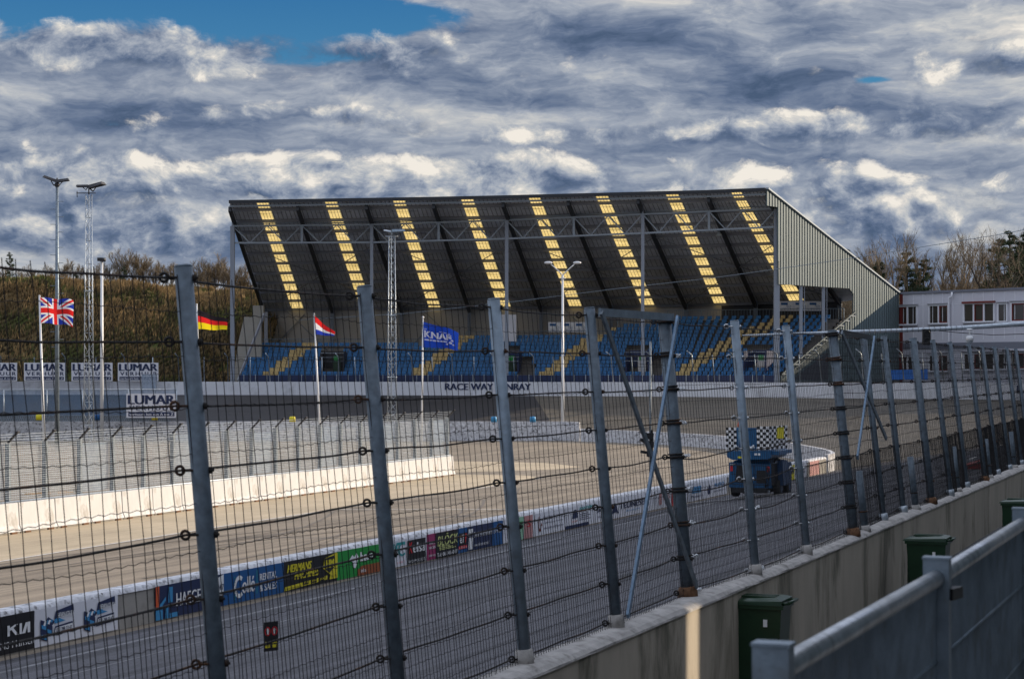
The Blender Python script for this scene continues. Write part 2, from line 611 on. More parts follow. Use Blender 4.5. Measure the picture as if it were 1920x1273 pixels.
M['white_line'] = mat('worn_white_line', (.62, .60, .56), .8, 0, .15, 3, stain=(.2, .19, .18), sscale=2.5, samt=.6)
M['white_worn'] = mat('faded_white_line', (.20, .20, .21), .85, 0, .3, 4, stain=(.10, .10, .10), sscale=1.2, samt=.8)
M['tyre_mark'] = mat('rubber_mark', (.15, .13, .11), .85)


def glass_mat(name, base, rough=.08):
    m = bpy.data.materials.new(name); m.use_nodes = True
    t = NT(m.node_tree); p = t.n['Principled BSDF']
    p.inputs['Base Color'].default_value = (*base, 1)
    p.inputs['Roughness'].default_value = rough
    p.inputs['Specular IOR Level'].default_value = .8
    return m


def sheet_mat(name, base, alpha, trans=False):
    """partly see-through plastic sheet"""
    m = bpy.data.materials.new(name); m.use_nodes = True
    t = NT(m.node_tree); p = t.n['Principled BSDF']
    o = t.n['Material Output']
    p.inputs['Base Color'].default_value = (*base, 1)
    p.inputs['Roughness'].default_value = .35
    tr = t.new('ShaderNodeBsdfTransparent')
    mx = t.new('ShaderNodeMixShader')
    co = t.new('ShaderNodeTexCoord')
    n = t.noise(co.outputs['Object'], 1.2, 4, .6)
    t.put(mx.inputs[0], t.maprange(n, .35, .65, alpha - .12, alpha + .12))
    t.l.new(tr.outputs[0], mx.inputs[1]); t.l.new(p.outputs[0], mx.inputs[2])
    t.l.new(mx.outputs[0], o.inputs[0])
    return m


M['pane'] = glass_mat('window_glass', (.045, .035, .028))
M['pane_blue'] = sheet_mat('blue_tinted_sheet', (.10, .20, .34), .42)
M['poly'] = sheet_mat('clouded_plastic_sheet', (.34, .37, .41), .42)
M['poly2'] = sheet_mat('pale_plastic_sheet', (.34, .42, .52), .5)


M['infill_sheet'] = sheet_mat('dense_infill_mesh', (.055, .095, .15), .62)


def flag_mat(name, c):
    m = bpy.data.materials.new(name); m.use_nodes = True
    t = NT(m.node_tree); t.n.remove(t.n['Principled BSDF'])
    o = t.n['Material Output']
    tl = t.new('ShaderNodeBsdfTranslucent'); df = t.new('ShaderNodeBsdfDiffuse')
    t.put(tl.inputs[0], (*c, 1)); t.put(df.inputs[0], (*c, 1))
    mx = t.new('ShaderNodeMixShader'); mx.inputs[0].default_value = .5
    t.l.new(tl.outputs[0], mx.inputs[1]); t.l.new(df.outputs[0], mx.inputs[2]); t.l.new(mx.outputs[0], o.inputs[0])
    return m


for k_, c_ in (('flag_red', (.80, .03, .03)), ('flag_white', (.9, .9, .92)), ('flag_blue', (.03, .06, .45)), ('flag_blue2', (.012, .045, .34)),
               ('flag_black', (.03, .025, .03)), ('flag_gold', (.95, .75, .02))):
    M[k_] = flag_mat(k_, c_)


def skylight_mat():
    m = bpy.data.materials.new('yellowed_rooflight'); m.use_nodes = True
    t = NT(m.node_tree); t.n.remove(t.n['Principled BSDF'])
    o = t.n['Material Output']
    tl = t.new('ShaderNodeBsdfTranslucent'); df = t.new('ShaderNodeBsdfDiffuse')
    co = t.new('ShaderNodeTexCoord')
    n = t.noise(co.outputs['Object'], .9, 5, .6)
    c = t.ramp(n, [(.25, (.46, .34, .10)), (.7, (.80, .62, .26))])
    t.put(tl.inputs[0], c); t.put(df.inputs[0], (.6, .5, .3, 1))
    mx = t.new('ShaderNodeMixShader'); mx.inputs[0].default_value = .10
    t.l.new(tl.outputs[0], mx.inputs[1]); t.l.new(df.outputs[0], mx.inputs[2])
    t.l.new(mx.outputs[0], o.inputs[0])
    return m


M['skylight'] = skylight_mat()


def asphalt(name, base, grain=.35, streak=.25, warm=None, fines=55.0):
    """UV: u = metres along the track, v = metres across"""
    m = bpy.data.materials.new(name); m.use_nodes = True
    t = NT(m.node_tree); p = t.n['Principled BSDF']
    p.inputs['Roughness'].default_value = .82
    p.inputs['Specular IOR Level'].default_value = .35
    uv = t.new('ShaderNodeUVMap').outputs[0]
    co = t.new('ShaderNodeTexCoord').outputs['Object']
    st = t.noise(t.vmath('MULTIPLY', uv, (.035, 1.6, 1)), 1.0, 7, .65)
    st2 = t.noise(t.vmath('MULTIPLY', uv, (.012, 7.0, 1)), 1.0, 3, .6)
    blot = t.noise(co, .25, 6, .6)
    gr = t.noise(co, fines, 2, .7)
    gr2 = t.noise(co, 12, 4, .7)
    k = total_n(t, [1.0, t.math('MULTIPLY', t.math('SUBTRACT', st, .5), streak * 3), t.math('MULTIPLY', t.math('SUBTRACT', st2, .5), streak * 2),
                    t.math('MULTIPLY', t.math('SUBTRACT', blot, .5), .8), t.math('MULTIPLY', t.math('SUBTRACT', gr, .5), grain * 4),
                    t.math('MULTIPLY', t.math('SUBTRACT', gr2, .5), grain * 2)])
    k = t.math('MAXIMUM', k, .15)
    c = t.vmath('MULTIPLY', (base[0], base[1], base[2]), t.comb(k, k, k))
    if warm is not None:
        c = t.mix(t.maprange(st, .5, .7, 0, .8, True), c, (*warm, 1))
    t.put(p.inputs['Base Color'], c)
    b = t.new('ShaderNodeBump'); b.inputs['Strength'].default_value = .5; b.inputs['Distance'].default_value = .01
    t.put(b.inputs['Height'], gr); t.put(p.inputs['Normal'], b.outputs[0])
    return m


def total_n(t, items):
    a = items[0]
    for b in items[1:]: a = t.math('ADD', a, b)
    return a


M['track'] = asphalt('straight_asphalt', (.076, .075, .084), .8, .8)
M['track_turn_lit'] = asphalt('sunlit_turn_asphalt', (.112, .098, .080), .3, .4)  # sunlight on the turn put into a paler base colour
M['track_shaded'] = asphalt('shaded_bank_asphalt', (.036, .035, .038), .2, .12)  # the stand's shadow put into a darker base colour
M['infield'] = asphalt('infield_asphalt', (.215, .178, .135), .4, .45, warm=(.29, .245, .185))
M['apron'] = asphalt('sandy_apron', (.44, .36, .25), .22, .2)
M['ground'] = mat('rough_ground', (.16, .14, .10), .95, 0, .3, .05, .3, 2)
M['floor'] = mat('spectator_paving', (.10, .10, .10), .9, 0, .2, 1, .2, 12)


def grass_mat():
    m = bpy.data.materials.new('dry_bank_grass'); m.use_nodes = True
    t = NT(m.node_tree); p = t.n['Principled BSDF']
    p.inputs['Roughness'].default_value = .95
    p.inputs['Specular IOR Level'].default_value = .1
    co = t.new('ShaderNodeTexCoord').outputs['Object']
    a = t.noise(co, .16, 5, .65)
    b = t.noise(co, 1.6, 6, .7)
    c1 = t.ramp(b, [(.3, (.075, .055, .028)), (.55, (.16, .115, .055)), (.75, (.25, .185, .095))])
    c2 = t.ramp(b, [(.3, (.035, .050, .014)), (.7, (.095, .115, .035))])
    t.put(p.inputs['Base Color'], t.mix(t.maprange(a, .5, .62, 0, 1, True), c1, c2))
    return m


M['bank'] = grass_mat()
M['blade_dry'] = mat('dry_reed_blades', (.30, .205, .095), .9, 0, .4, .3)
M['shade_blade'] = mat('dark_shade_blades', (.075, .060, .032), .9, 0, .5, .6)  # dark tone standing in for shadow at the foot of the bank
M['blade_green'] = mat('green_grass_blades', (.15, .165, .05), .9, 0, .4, .3)

# ------------------------------------------------------------------ setting: ground, tracks, terrain
U = Vector((.363, .932, 0)); N = Vector((.932, -.363, 0))    # along the straight / towards the spectators


def fenceX(Y): return .12 + .389 * (Y - 17.5)


#        outer edge (x, y, z)        inner edge (x, y, z)
PAIRS = [((-18.4, -30, 2.1), (-34.8, -23.6, 0)), ((-10.55, -10, 2.1), (-26.9, -3.6, 0)), ((1.0, 19.8, 2.1), (-14.6, 27.5, 0)),
         ((7.9, 37.4, 2.1), (-7.0, 46.5, 0)), ((14.4, 54, 2.1), (-2.1, 59.6, 0)), ((24.5, 80, 2.15), (8.4, 85.6, 0)),
         ((32.2, 100, 2.4), (16.2, 105.0, 0)), ((37.3, 114, 2.8), (18.4, 111, 0)), ((40.6, 124, 3.1), (19.2, 117, 0)),
         ((41.0, 134, 3.5), (19.0, 123, 0)), ((37.6, 144, 3.6), (18.4, 129, 0)), ((28.0, 153.5, 3.58), (15.6, 141, .05)),
         ((15.5, 164.6, 3.56), (10.5, 147.5, .2)), ((2.0, 175.5, 3.51), (4.0, 150.6, .3)), ((-13, 180.5, 3.5), (-13, 151, .3)),
         ((-27, 182.4, 3.5), (-27, 151, .3)), ((-49, 184, 3.5), (-49, 151, .3)), ((-80, 184, 3.5), (-80, 150, .3)),
         ((-120, 180, 3.5), (-115, 146, .3))]


def catmull(ps, k):
    out = []
    n = len(ps)
    for i in range(n - 1):
        p0 = Vector(ps[max(0, i - 1)]); p1 = Vector(ps[i]); p2 = Vector(ps[i + 1]); p3 = Vector(ps[min(n - 1, i + 2)])
        for j in range(k):
            t = j / k
            out.append(.5 * ((2 * p1) + (p2 - p0) * t + (2 * p0 - 5 * p1 + 4 * p2 - p3) * t * t + (3 * p1 - p0 - 3 * p2 + p3) * t ** 3))
    out.append(Vector(ps[-1]))
    return out


OUT = catmull([p[0] for p in PAIRS], 8)
INN = catmull([p[1] for p in PAIRS], 8)
ARC = [0.0]
for i in range(1, len(OUT)): ARC.append(ARC[-1] + ((OUT[i] - OUT[i - 1]).length + (INN[i] - INN[i - 1]).length) / 2)


def strip(name, i0, i1, m, f0=0.0, f1=1.0, dz=0.0, n=6, kind='structure', **kw):
    rows = []; uvs = []
    for i in range(i0, i1 + 1):
        r = []; u = []
        wdt = (OUT[i] - INN[i]).length
        for j in range(n + 1):
            f = lerp(f0, f1, j / n)
            p = INN[i].lerp(OUT[i], f)
            r.append((p.x, p.y, p.z + dz)); u.append((ARC[i], f * wdt))
        rows.append(r); uvs.append(u)
    return MB().grid(rows, 0, uvs).build(name, m, None, kind=kind, **kw)


NP = len(OUT) - 1
TURN = 8 * 7
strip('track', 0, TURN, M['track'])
strip('track_turn_lit', TURN, 8 * 13, M['track_turn_lit'])  # paler strip where the sun falls on the turn
strip('banked_track', 8 * 13, NP, M['track_shaded'])  # darker strip painted for the shaded far stretch

g = MB()
g.grid([[(x * 260.0, y * 260.0 + 300, -.35) for x in range(-8, 9)] for y in range(-8, 12)])
g.build('ground', M['ground'], kind='structure')

# infield inside the oval
g = MB()
poly = [(p.x, p.y) for p in INN]
cx_, cy_ = -45, 80
rows = []; uvs = []
for i, p in enumerate(INN):
    r = []; u = []
    for j in range(13):
        t = j / 12
        q = (lerp(p.x, cx_, t), lerp(p.y, cy_, t))
        z = lerp(p.z, 0, min(1, t * 3)) - .004
        r.append((q[0], q[1], z)); u.append((q[0] * U.x + q[1] * U.y, q[0] * N.x + q[1] * N.y))
    rows.append(r); uvs.append(u)
g.grid(rows, 0, uvs)
g.build('infield_road', M['infield'], kind='structure')


def flat(name, pts, m, z, kind='structure', sm=False):
    g = MB()
    g.add([(x, y, z) for x, y in pts], [tuple(range(len(pts)))], 0, [(x * U.x + y * U.y, x * N.x + y * N.y) for x, y in pts])
    return g.build(name, m, kind=kind)


def wallX(Y): return -18.1 + .378 * (Y - 67.8)


# pale sandy shoulder beside the inner wall, with its tapering tip
flat('sandy_shoulder', [(wallX(40), 40), (wallX(40) + 5.7, 40 - 0), (-15.55, 58.5), (-10.5, 72.5), (-7.45, 80.3), (-1.07, 96.2),
                        (1.6, 103.6), (.9, 106.3), (-1.0, 107.2), (-3.2, 107.4), (-4.5, 104)], M['apron'], .004)
flat('sandy_patch', [(-3.2, 109.5), (2.2, 112.5), (4.2, 116), (2.0, 121), (-3, 123), (-8, 123), (-8, 112)], M['apron'], .0045)


def line(name, pts, wd, m, z=.009, label=None):
    g = MB()
    P3 = [Vector((p[0], p[1], z if len(p) < 3 else p[2])) for p in pts]
    rows = []
    for i, p in enumerate(P3):
        d = (P3[min(i + 1, len(P3) - 1)] - P3[max(i - 1, 0)]); s_ = Vector((d.y, -d.x, 0)).normalized() * wd / 2
        rows.append([p - s_, p + s_])
    g.grid(rows, 0, None, False)
    return g.build(name, m, kind='structure')


line('edge_line', [(wallX(40) + 5.9, 40), (-15.55, 58.5), (-10.5, 72.5), (-7.45, 80.3), (-1.07, 96.2), (1.6, 103.6)], .13, M['white_line'])
line('cross_line', [(-7.3, 80.2), (-2, 80.25), (5.2, 80.3)], .16, M['white_line'], .012)
for a, b in [((-3, 118), (2.5, 119)), ((6, 126), (11, 121)), ((-6, 96), (-2, 99))]:
    line('faded_line', [a, b], .06, M['white_worn'])
# tyre marks curving over the infield road
for k in range(44):
    y0 = random.uniform(52, 110); x0 = fenceX(y0) - random.uniform(20, 30) / .932
    pts = []
    cv = random.uniform(-.012, .012); L = random.uniform(10, 26)
    for j in range(9):
        s_ = j / 8 * L
        pts.append((x0 + U.x * s_ + N.x * cv * s_ * s_, y0 + U.y * s_ + N.y * cv * s_ * s_))
    line('tyre_mark', pts, random.uniform(.04, .14), M['tyre_mark'], .0062 + k * .0001)


def on_track(Y, t):
    """point on the banked straight, t metres left of the fence foot"""
    # locate segment whose outer point matches
    f = t / 17.2
    best = min(range(TURN), key=lambda i: abs(INN[i].lerp(OUT[i], 1 - f).y - Y))
    i = best
    a = INN[i].lerp(OUT[i], 1 - f); b = INN[i + 1].lerp(OUT[i + 1], 1 - f)
    k = (Y - a.y) / (b.y - a.y)
    return a.lerp(b, k)


def track_line(name, Y0, Y1, t, wd, m, n=20):
    line(name, [tuple(on_track(lerp(Y0, Y1, j / n), t) + Vector((0, 0, .008))) for j in range(n + 1)], wd, m)


track_line('faded_lane_line', 30, 98, 15.4, .10, M['white_worn'])
track_line('faded_lane_line', 26, 90, 13.0, .05, M['white_worn'])
a = Vector((6.0, 82.0, .0)); b = on_track(76.2, 2.6)
line('start_line', [tuple(a.lerp(b, j / 10) + Vector((0, 0, .012))) for j in range(11)], .14, M['white_line'])
# dashes round the banked turn
for f in (.30, .55):
    i = TURN - 10
    while i < NP - 2:
        pts = [tuple(INN[i + q].lerp(OUT[i + q], f) + Vector((0, 0, .012))) for q in (0, 1)]
        line('lane_dash', pts, .12, M['white_worn'] if f < .5 else M['white_line'])
        i += 2 if i < 8 * 11 else 3

# raised ground outside the track (spectator floor on the right, stand apron at the back)
rows = []
for i, p in enumerate(OUT):
    d = (OUT[min(i + 1, NP)] - OUT[max(0, i - 1)]); nn = Vector((d.y, -d.x, 0)).normalized()
    z = 1.9 if i < 8 * 5 else min(p.z - .15, lerp(1.9, 3.4, min(1, (i - 40) / 24)))
    r = []
    for off in (.06, 2, 6, 14, 40, 90, 160):
        r.append((p.x + nn.x * off, p.y + nn.y * off, z))
    rows.append(r)
MB().grid(rows, 0, None, False).build('spectator_ground', M['floor'], kind='structure')

# grassy embankment behind the left end of the track
rows = []
for j in range(46):
    t = j / 45
    r = []
    for i in range(67):
        X = -92 + i * 1.0
        crest = interp([-92, -56, -50, -42, -36, -31, -27, -20, -3], [16.2, 15.7, 15.4, 15.0, 14.6, 13.9, 13.0, 10.0, 8.0], X)
        Y = 193 + t * 34
        s_ = min(1, max(0, (t - .10) / .62))
        z = 3.38 + (crest - 3.38) * (s_ * s_ * (3 - 2 * s_))
        z += noise.noise(Vector((X * .12, Y * .12, 1))) * 1.5 * s_ + noise.noise(Vector((X * .5, Y * .5, 4))) * .5 * s_
        r.append((X, Y, z))
    rows.append(r)
rows.append([(x, y + 160, z + 1.5) for x, y, z in rows[-1]])
MB().grid(rows).build('embankment', M['bank'], kind='structure')
BANK = rows

# tall dry grass on the embankment: nobody could count the blades
def blades(name, mt, cnt, hmin, hmax, cond, label):
    g = MB(); k = 0; tries = 0
    while k < cnt and tries < cnt * 6:
        tries += 1
        j = random.uniform(4, 43); i = random.uniform(24, 65.9)
        a = int(j); b = int(i)
        if not cond(i, j): continue
        p = Vector(BANK[a][b]).lerp(Vector(BANK[a + 1][b + 1]), random.random())
        h = random.uniform(hmin, hmax); lean = random.uniform(-.35, .5) * h
        wd = random.uniform(.05, .13)
        an = random.uniform(0, pi); dv = Vector((cos(an) * wd, sin(an) * wd, 0))
        g.add([p - dv, p + dv, p + Vector((lean, -.2 * h, h))], [(0, 1, 2)])
        k += 1
    return g.build(name, mt, kind='stuff', label=label)


nz = lambda i, j, s=.12, o=0: noise.noise(Vector((i * s, j * s * 1.6, o)))
blades('dry_grass', M['blade_dry'], 34000, .3, .95, lambda i, j: nz(i, j) > -.20 and random.random() < interp([4, 18, 28, 43], [.06, .25, .9, 1], j), 'tall dry straw-coloured grass over the embankment')  # straw thins out downhill to imitate the shadowed foot of the bank
blades('green_grass', M['blade_green'], 22000, .2, .7, lambda i, j: nz(i, j) < .04 or (j > 30 and nz(i, j, .3, 5) < 0), 'short green grass patches on the embankment')

blades('dark_shade_blades', M['shade_blade'], 26000, .25, .8, lambda i, j: nz(i, j, .2, 9) > -.35 and j < 30, 'dark brown blades on the lower embankment, coloured for its shadow')  # dark blades painted in as the shadow over the lower bank

# ------------------------------------------------------------------ near wall and its fence
NW = [Vector((fenceX(Y), Y, 0)) for Y in (-30, -10, 5, 9.2, 12, 15, 17.5, 22, 27, 32, 38, 44, 50, 58, 66, 74, 82, 92, 100)]
for v in NW:
    if v.y < 14: v.x += (14 - v.y) * .045


def offs(pts, d):
    r = []
    for i, p in enumerate(pts):
        q = pts[min(i + 1, len(pts) - 1)] - pts[max(i - 1, 0)]
        n = Vector((q.y, -q.x, 0)).normalized()
        r.append(p + n * d)
    return r


def extrude_profile(mb, path, prof, mi=0, mis=None, close=True):
    """prof = [(offset to the right of the path, z)] swept along the path"""
    rows = [offs(path, o) for o, z in prof]
    vs = []
    for i in range(len(path)):
        for j, (o, z) in enumerate(prof):
            vs.append((rows[j][i].x, rows[j][i].y, z + path[i].z))
    n = len(prof)
    for i in range(len(path) - 1):
        for j in range(n if close else n - 1):
            k = (j + 1) % n
            m_ = mi if mis is None else mis[j]
            b = len(mb.v)
            mb.add([vs[i * n + j], vs[i * n + k], vs[(i + 1) * n + k], vs[(i + 1) * n + j]], [(0, 1, 2, 3)], m_)
    mb.add([vs[j] for j in range(n)], [tuple(range(n))], mi)
    e = (len(path) - 1) * n
    mb.add([vs[e + j] for j in range(n)], [tuple(range(n - 1, -1, -1))], mi)
    return mb


def dens(path, step):
    out = [path[0]]
    for a, b in zip(path, path[1:]):
        L = (b - a).length; k = max(1, int(L / step))
        for j in range(1, k + 1): out.append(a.lerp(b, j / k))
    return out


nwall = thing('perimeter_wall', 'long cast concrete wall with rough rounded top carrying the tall cable fence', 'wall', (NW[6].x, NW[6].y, 1.9))
g = MB()
pth = dens(NW, 1.4)
extrude_profile(g, pth, [(-.14, 1.0), (-.14, 3.06), (.20, 3.06), (.20, 1.0)])
g.build('wall_body', M['conc_wall'], nwall)
g = MB()
# rough capping: slightly irregular top edge
path = dens(NW, .35)
prof = [(-.16, 3.062), (-.16, 3.11), (-.10, 3.14), (0, 3.145), (.10, 3.14), (.17, 3.12), (.215, 3.085), (.22, 3.062)]
cols = [offs(path, o) for o, z in prof]
rws = []
for i in range(len(path)):
    r = []
    for j, (o, z) in enumerate(prof):
        p = cols[j][i]
        d = noise.noise(Vector((p.x * 3, p.y * 3, j * .7))) * .009 + noise.noise(Vector((p.x * 11, p.y * 11, j))) * .006
        r.append((p.x + (d if j > 4 else 0), p.y, z + (d if j > 0 else 0)))
    rws.append(r)
g.grid(rws, 0, None, False)
g.build('capping', M['conc_top'], nwall)

FB = [(-2.75, 9.2), (-1.77, 11.95), (-.86, 14.85), (.12, 17.5), (1.09, 20.0), (2.08, 22.7), (3.2, 25.2), (4.3, 28.0), (5.55, 31.2),
      (6.62, 34.2), (7.36, 36.1), (8.46, 38.7), (9.38, 41.05), (10.4, 43.9), (11.47, 46.55), (12.5, 49.4), (13.45, 51.9),
      (14.46, 54.5), (15.4, 57.1), (16.5, 59.8), (17.5, 62.5), (18.6, 65.2)]
FH = 3.32
FT = []
for i, (x, y) in enumerate(FB):
    k = interp([9, 17, 26, 32, 55, 70], [.31, .31, .29, .37, .43, .43], y)
    FT.append(Vector((x - .932 * k, y + .363 * k * .6, 3.13 + FH)))
FBv = [Vector((x, y, 3.13)) for x, y in FB]
cf = thing('catch_fence', 'tall cable catch fence of leaning galvanised posts along the concrete wall', 'fence', FBv[3])
CH = [3.25 - .40 * k for k in range(9)]


def fpt(i, h):
    return FBv[i].lerp(FT[i], h / FH)


ring_me = None
for i in range(len(FB)):
    R = .058 if i not in (5, 8, 11) else .078
    g = MB()
    b = FBv[i]; t = FT[i]
    ax = (t - b).normalized()
    g.tube([b + ax * .02, b + ax * 1.2, t], R, 16, 0)
    g.tube([t - ax * .002, t + ax * .012], [R * 1.01, R * .9], 16, 0)
    po = g.build('post', M['galv_post'] if i not in (3, 6, 7) else M['galv'], cf)
    g = MB()
    if i in (5, 8, 11, 14):
        g.tube([b + Vector((0, 0, -.02)), b + ax * .06, b + ax * .12], [R + .05, R + .045, R + .02], 9)
        for q in range(7):
            a = q * .9
            g.tube([b + Vector((cos(a) * .09, sin(a) * .09, -.01)), b + Vector((cos(a + .5) * .11, sin(a + .5) * .11, .07 + .03 * (q % 3)))], .014, 5)
        g.build('base_collar', M['rust'], cf and po)
    else:
        g.tube([b + Vector((0, 0, -.02)), b + ax * .07, b + ax * .13, b + ax * .135], [R + .032, R + .028, R + .024, R + .004], 14)
        g.build('base_collar', M['conc_top'] if i < 8 else M['galv_light'], po)
    # ring bolts
    dirn = (FBv[min(i + 1, len(FB) - 1)] - FBv[max(i - 1, 0)]).normalized()
    cablemat = M['cable'] if i not in (6, 7) else M['shiny']
    for h in CH:
        c = fpt(i, h) - dirn * (.02) - N * (R + .02) * 0 + Vector((0, 0, 0))
        side = -N * .0
        q = fpt(i, h)
        cc = q - dirn * .035 + Vector((-(R + .055) * .93, -.02, 0))
        g = MB()
        g.torus(cc, (.15, 1, .1), .027, .0095, 12, 6)
        g.tube([cc + Vector((.03, 0, 0)), q + Vector((R + .03, 0, 0))], .009, 6)
        g.tube([q + Vector((R - .002, 0, 0)), q + Vector((R + .02, 0, 0))], .024, 6)
        if i in (5, 8):
            g.torus(q, ax, R + .014, .016, 14, 6)
            g.torus(q + ax * .035, ax, R + .010, .011, 14, 6)
        g.build('cable_ring', cablemat, po)


def ringpos(i, h):
    q = fpt(i, h)
    dirn = (FBv[min(i + 1, len(FB) - 1)] - FBv[max(i - 1, 0)]).normalized()
    R = .058 if i not in (5, 8, 11) else .078
    return q - dirn * .035 + Vector((-(R + .055) * .93, -.02, 0))


for k, h in enumerate(CH):
    g = MB()
    for i in range(len(FB) - 1):
        a = ringpos(i, h); b = ringpos(i + 1, h)
        s0 = fpt(i, h) + Vector((.09, 0, 0)); pts = []
        sag = random.uniform(.004, .022) + (.05 if (i in (5, 6) and 3 < k < 7) else 0)
        n = 12
        wob = random.uniform(.5, 1.5)
        for j in range(n + 1):
            t = j / n
            p = a.lerp(b, t)
            p.z -= sag * 4 * t * (1 - t)
            p.z += noise.noise(Vector((i * 7 + t * 3, k * 3.1, 0))) * .018 * min(1, 4 * t * (1 - t))
            pts.append(p)
        g.tube(pts, .0082 if i < 8 else .0098, 6)
        # barbs of frayed wire round the cable
    g.build('cable', M['cable'], cf)

# woven mesh behind the cables, bay by bay
for i in range(len(FB) - 1):
    g = MB()
    L = (FBv[i + 1] - FBv[i]).length
    sp = .135 if i < 5 else .112
    nv = max(2, int(L / sp))
    rw = .0031 if i < 8 else .0042
    for j in range(nv + 1):
        t = (j + .5) / (nv + 1)
        off = -.015
        pts = []
        for q in range(7):
            h = FH * .985 * q / 6
            p = fpt(i, h).lerp(fpt(i + 1, h), t + (noise.noise(Vector((j * 1.7 + i * 9, q * .8, 2))) * .016))
            p -= N * .015
            pts.append(p)
        g.tube(pts, rw, 3, 0, False)
    # closer wires low down
    for j in range(nv + 1):
        t = (j + 1.0) / (nv + 1)
        if t > .99: continue
        pts = []
        for q in range(4):
            h = 1.25 * q / 3
            p = fpt(i, h).lerp(fpt(i + 1, h), t + noise.noise(Vector((j * 2.7 + i * 5, q, 7))) * .01) - N * .015
            pts.append(p)
        g.tube(pts, rw, 3, 0, False)
    # crimped line wires
    hs = []
    h = .04
    while h < 3.2:
        hs.append(h); h += .10 if h < .6 else (.2 if h < 1.2 else (.30 if i < 5 else .21))
    for h in hs:
        pts = []
        n = max(6, nv)
        for j in range(n * 2 + 1):
            t = j / (n * 2)
            p = fpt(i, h).lerp(fpt(i + 1, h), t) - N * .018
            p.z += (.005 if j % 2 else -.005) + noise.noise(Vector((i * 3 + t * 2, h * 5, 3))) * .03
            pts.append(p)
        g.tube(pts, rw * .9, 3, 0, False)
    g.build('wire_mesh', M['wire'], cf)

# crossed braces in two bays
g = MB()
a = fpt(4, 3.28); b = fpt(5, 3.30) + Vector((.0, 0, 0)); off = N * .11
g.beam(a + off, b + off, .03, .085)
g.build('brace', M['galv'], cf)
MB().beam(a + off * 1.2, fpt(5, .12) + off * 1.1, .028, .06).build('brace', M['bar_steel'], cf)
MB().beam(b + off * 1.5, fpt(4, .12) + off * 1.2, .028, .075).build('brace', M['bar_blue'], cf)
a = fpt(8, 3.30); b = fpt(9, 3.26); off = N * .13
MB().beam(a + off, b + off, .03, .085).build('brace', M['dark_metal'], cf)
MB().beam(a + off * 1.2, fpt(9, 1.45) + off * 1.1 + U * .35, .03, .075).build('brace', M['bar_steel'], cf)
MB().beam(b + off * 1.5, fpt(8, 1.25) + off * 1.2 + U * .2, .03, .08).build('brace', M['bar_blue'], cf)
# bright shackles and thimbles at the strained cable ends
for i, hs in ((5, CH[1:9]), (8, CH[2:5]), (6, CH[2:9:2])):
    for h in hs:
        g = MB()
        q = fpt(i, h); dn = (fpt(i + 1, h) - q).normalized()
        for j in range(7):
            c = q + dn * (.12 + j * .055) + Vector((0, 0, random.uniform(-.008, .008)))
            g.torus(c, (random.uniform(-1, 1), random.uniform(-.5, .5), random.uniform(-1, 1)), .020, .0075, 8, 5)
        g.build('shackle', M['shiny'] if i != 8 else M['cable'], cf)
# stub posts between the fence posts
for (X, Y, h) in ((5.9, 32.1, 1.0), (7.78, 37.0, 1.02), (9.85, 42.4, 1.0), (11.87, 47.7, .98), (13.8, 52.7, 1.0)):
    g = MB()
    b = Vector((X, Y, 3.13))
    ax = Vector((-.10, .02, 1)).normalized()
    g.tube([b, b + ax * h], .062, 12)
    po = g.build('stub_post', M['galv_post'], cf)
    g = MB()
    g.tube([b - ax * .02, b + ax * .09], [.11, .085], 12)
    g.build('base_collar', M['conc_top'], po)
    g = MB()
    g.torus(b + ax * .32, ax, .07, .014, 12, 5)
    g.build('cable_ring', M['cable'], po)

# little double warning sign tied to the mesh
sg = thing('warning_sign', 'small dark sign with two red-ringed prohibition symbols hung on the fence mesh', 'sign', px(508, 1221, 13.2))


def hang(u, v, lift=0.0):
    return px(495 + 27 * u, 1221 - 55 * v + (-3 * u), 13.2) + Vector((0, -lift - .01, 0))


g = MB(); g.prism([hang(0, 0), hang(1, 0), hang(1, 1), hang(0, 1)], (0, .004, 0)); g.build('plate', M['black_board'], sg)
g = MB()
for q in (.27, .75):
    put_ring(g, q, .68, .2, .155, hang, 0, .003, .72)
    put_rect(g, (q - .17, .12, q + .17, .22), hang, 1, .003); put_rect(g, (q - .17, .26, q + .17, .33), hang, 1, .003)
    put_poly(g, [(q - .05, .58), (q + .06, .58), (q + .08, .74), (q, .8), (q - .08, .72)], hang, 2, .003)
g.build('pictograms', [M['red'], M['yellow'], M['white']], sg)

# ------------------------------------------------------------------ advert wall between straight and infield
AW = catmull([(-26.9, -3.6, 0), (-14.6, 27.5, 0), (-10.4, 38.9, 0), (-.45, 63.85, 0), (9.5, 88.8, 0), (16.2, 105.0, 0), (17.9, 109.3, 0)], 14)


def path_at_px(path, x):
    """point of a ground path seen at picture column x"""
    k = (x - 960) / F
    for a, b in zip(path, path[1:]):
        fa = a.x - k * a.y; fb = b.x - k * b.y
        if fa * fb <= 0 and a.y > 1 and b.y > 1:
            return a.lerp(b, fa / (fa - fb))
    return path[-1]


def arc_pos(path, x):
    k = (x - 960) / F; s_ = 0
    for a, b in zip(path, path[1:]):
        fa = a.x - k * a.y; fb = b.x - k * b.y
        if fa * fb <= 0 and a.y > 1 and b.y > 1:
            return s_ + (b - a).length * fa / (fa - fb)
        s_ += (b - a).length
    return s_


def path_s(path, s_):
    for a, b in zip(path, path[1:]):
        L = (b - a).length
        if s_ <= L: return a.lerp(b, s_ / L), (b - a).normalized()
        s_ -= L
    d = (path[-1] - path[-2]).normalized()
    return path[-1] + d * s_, d


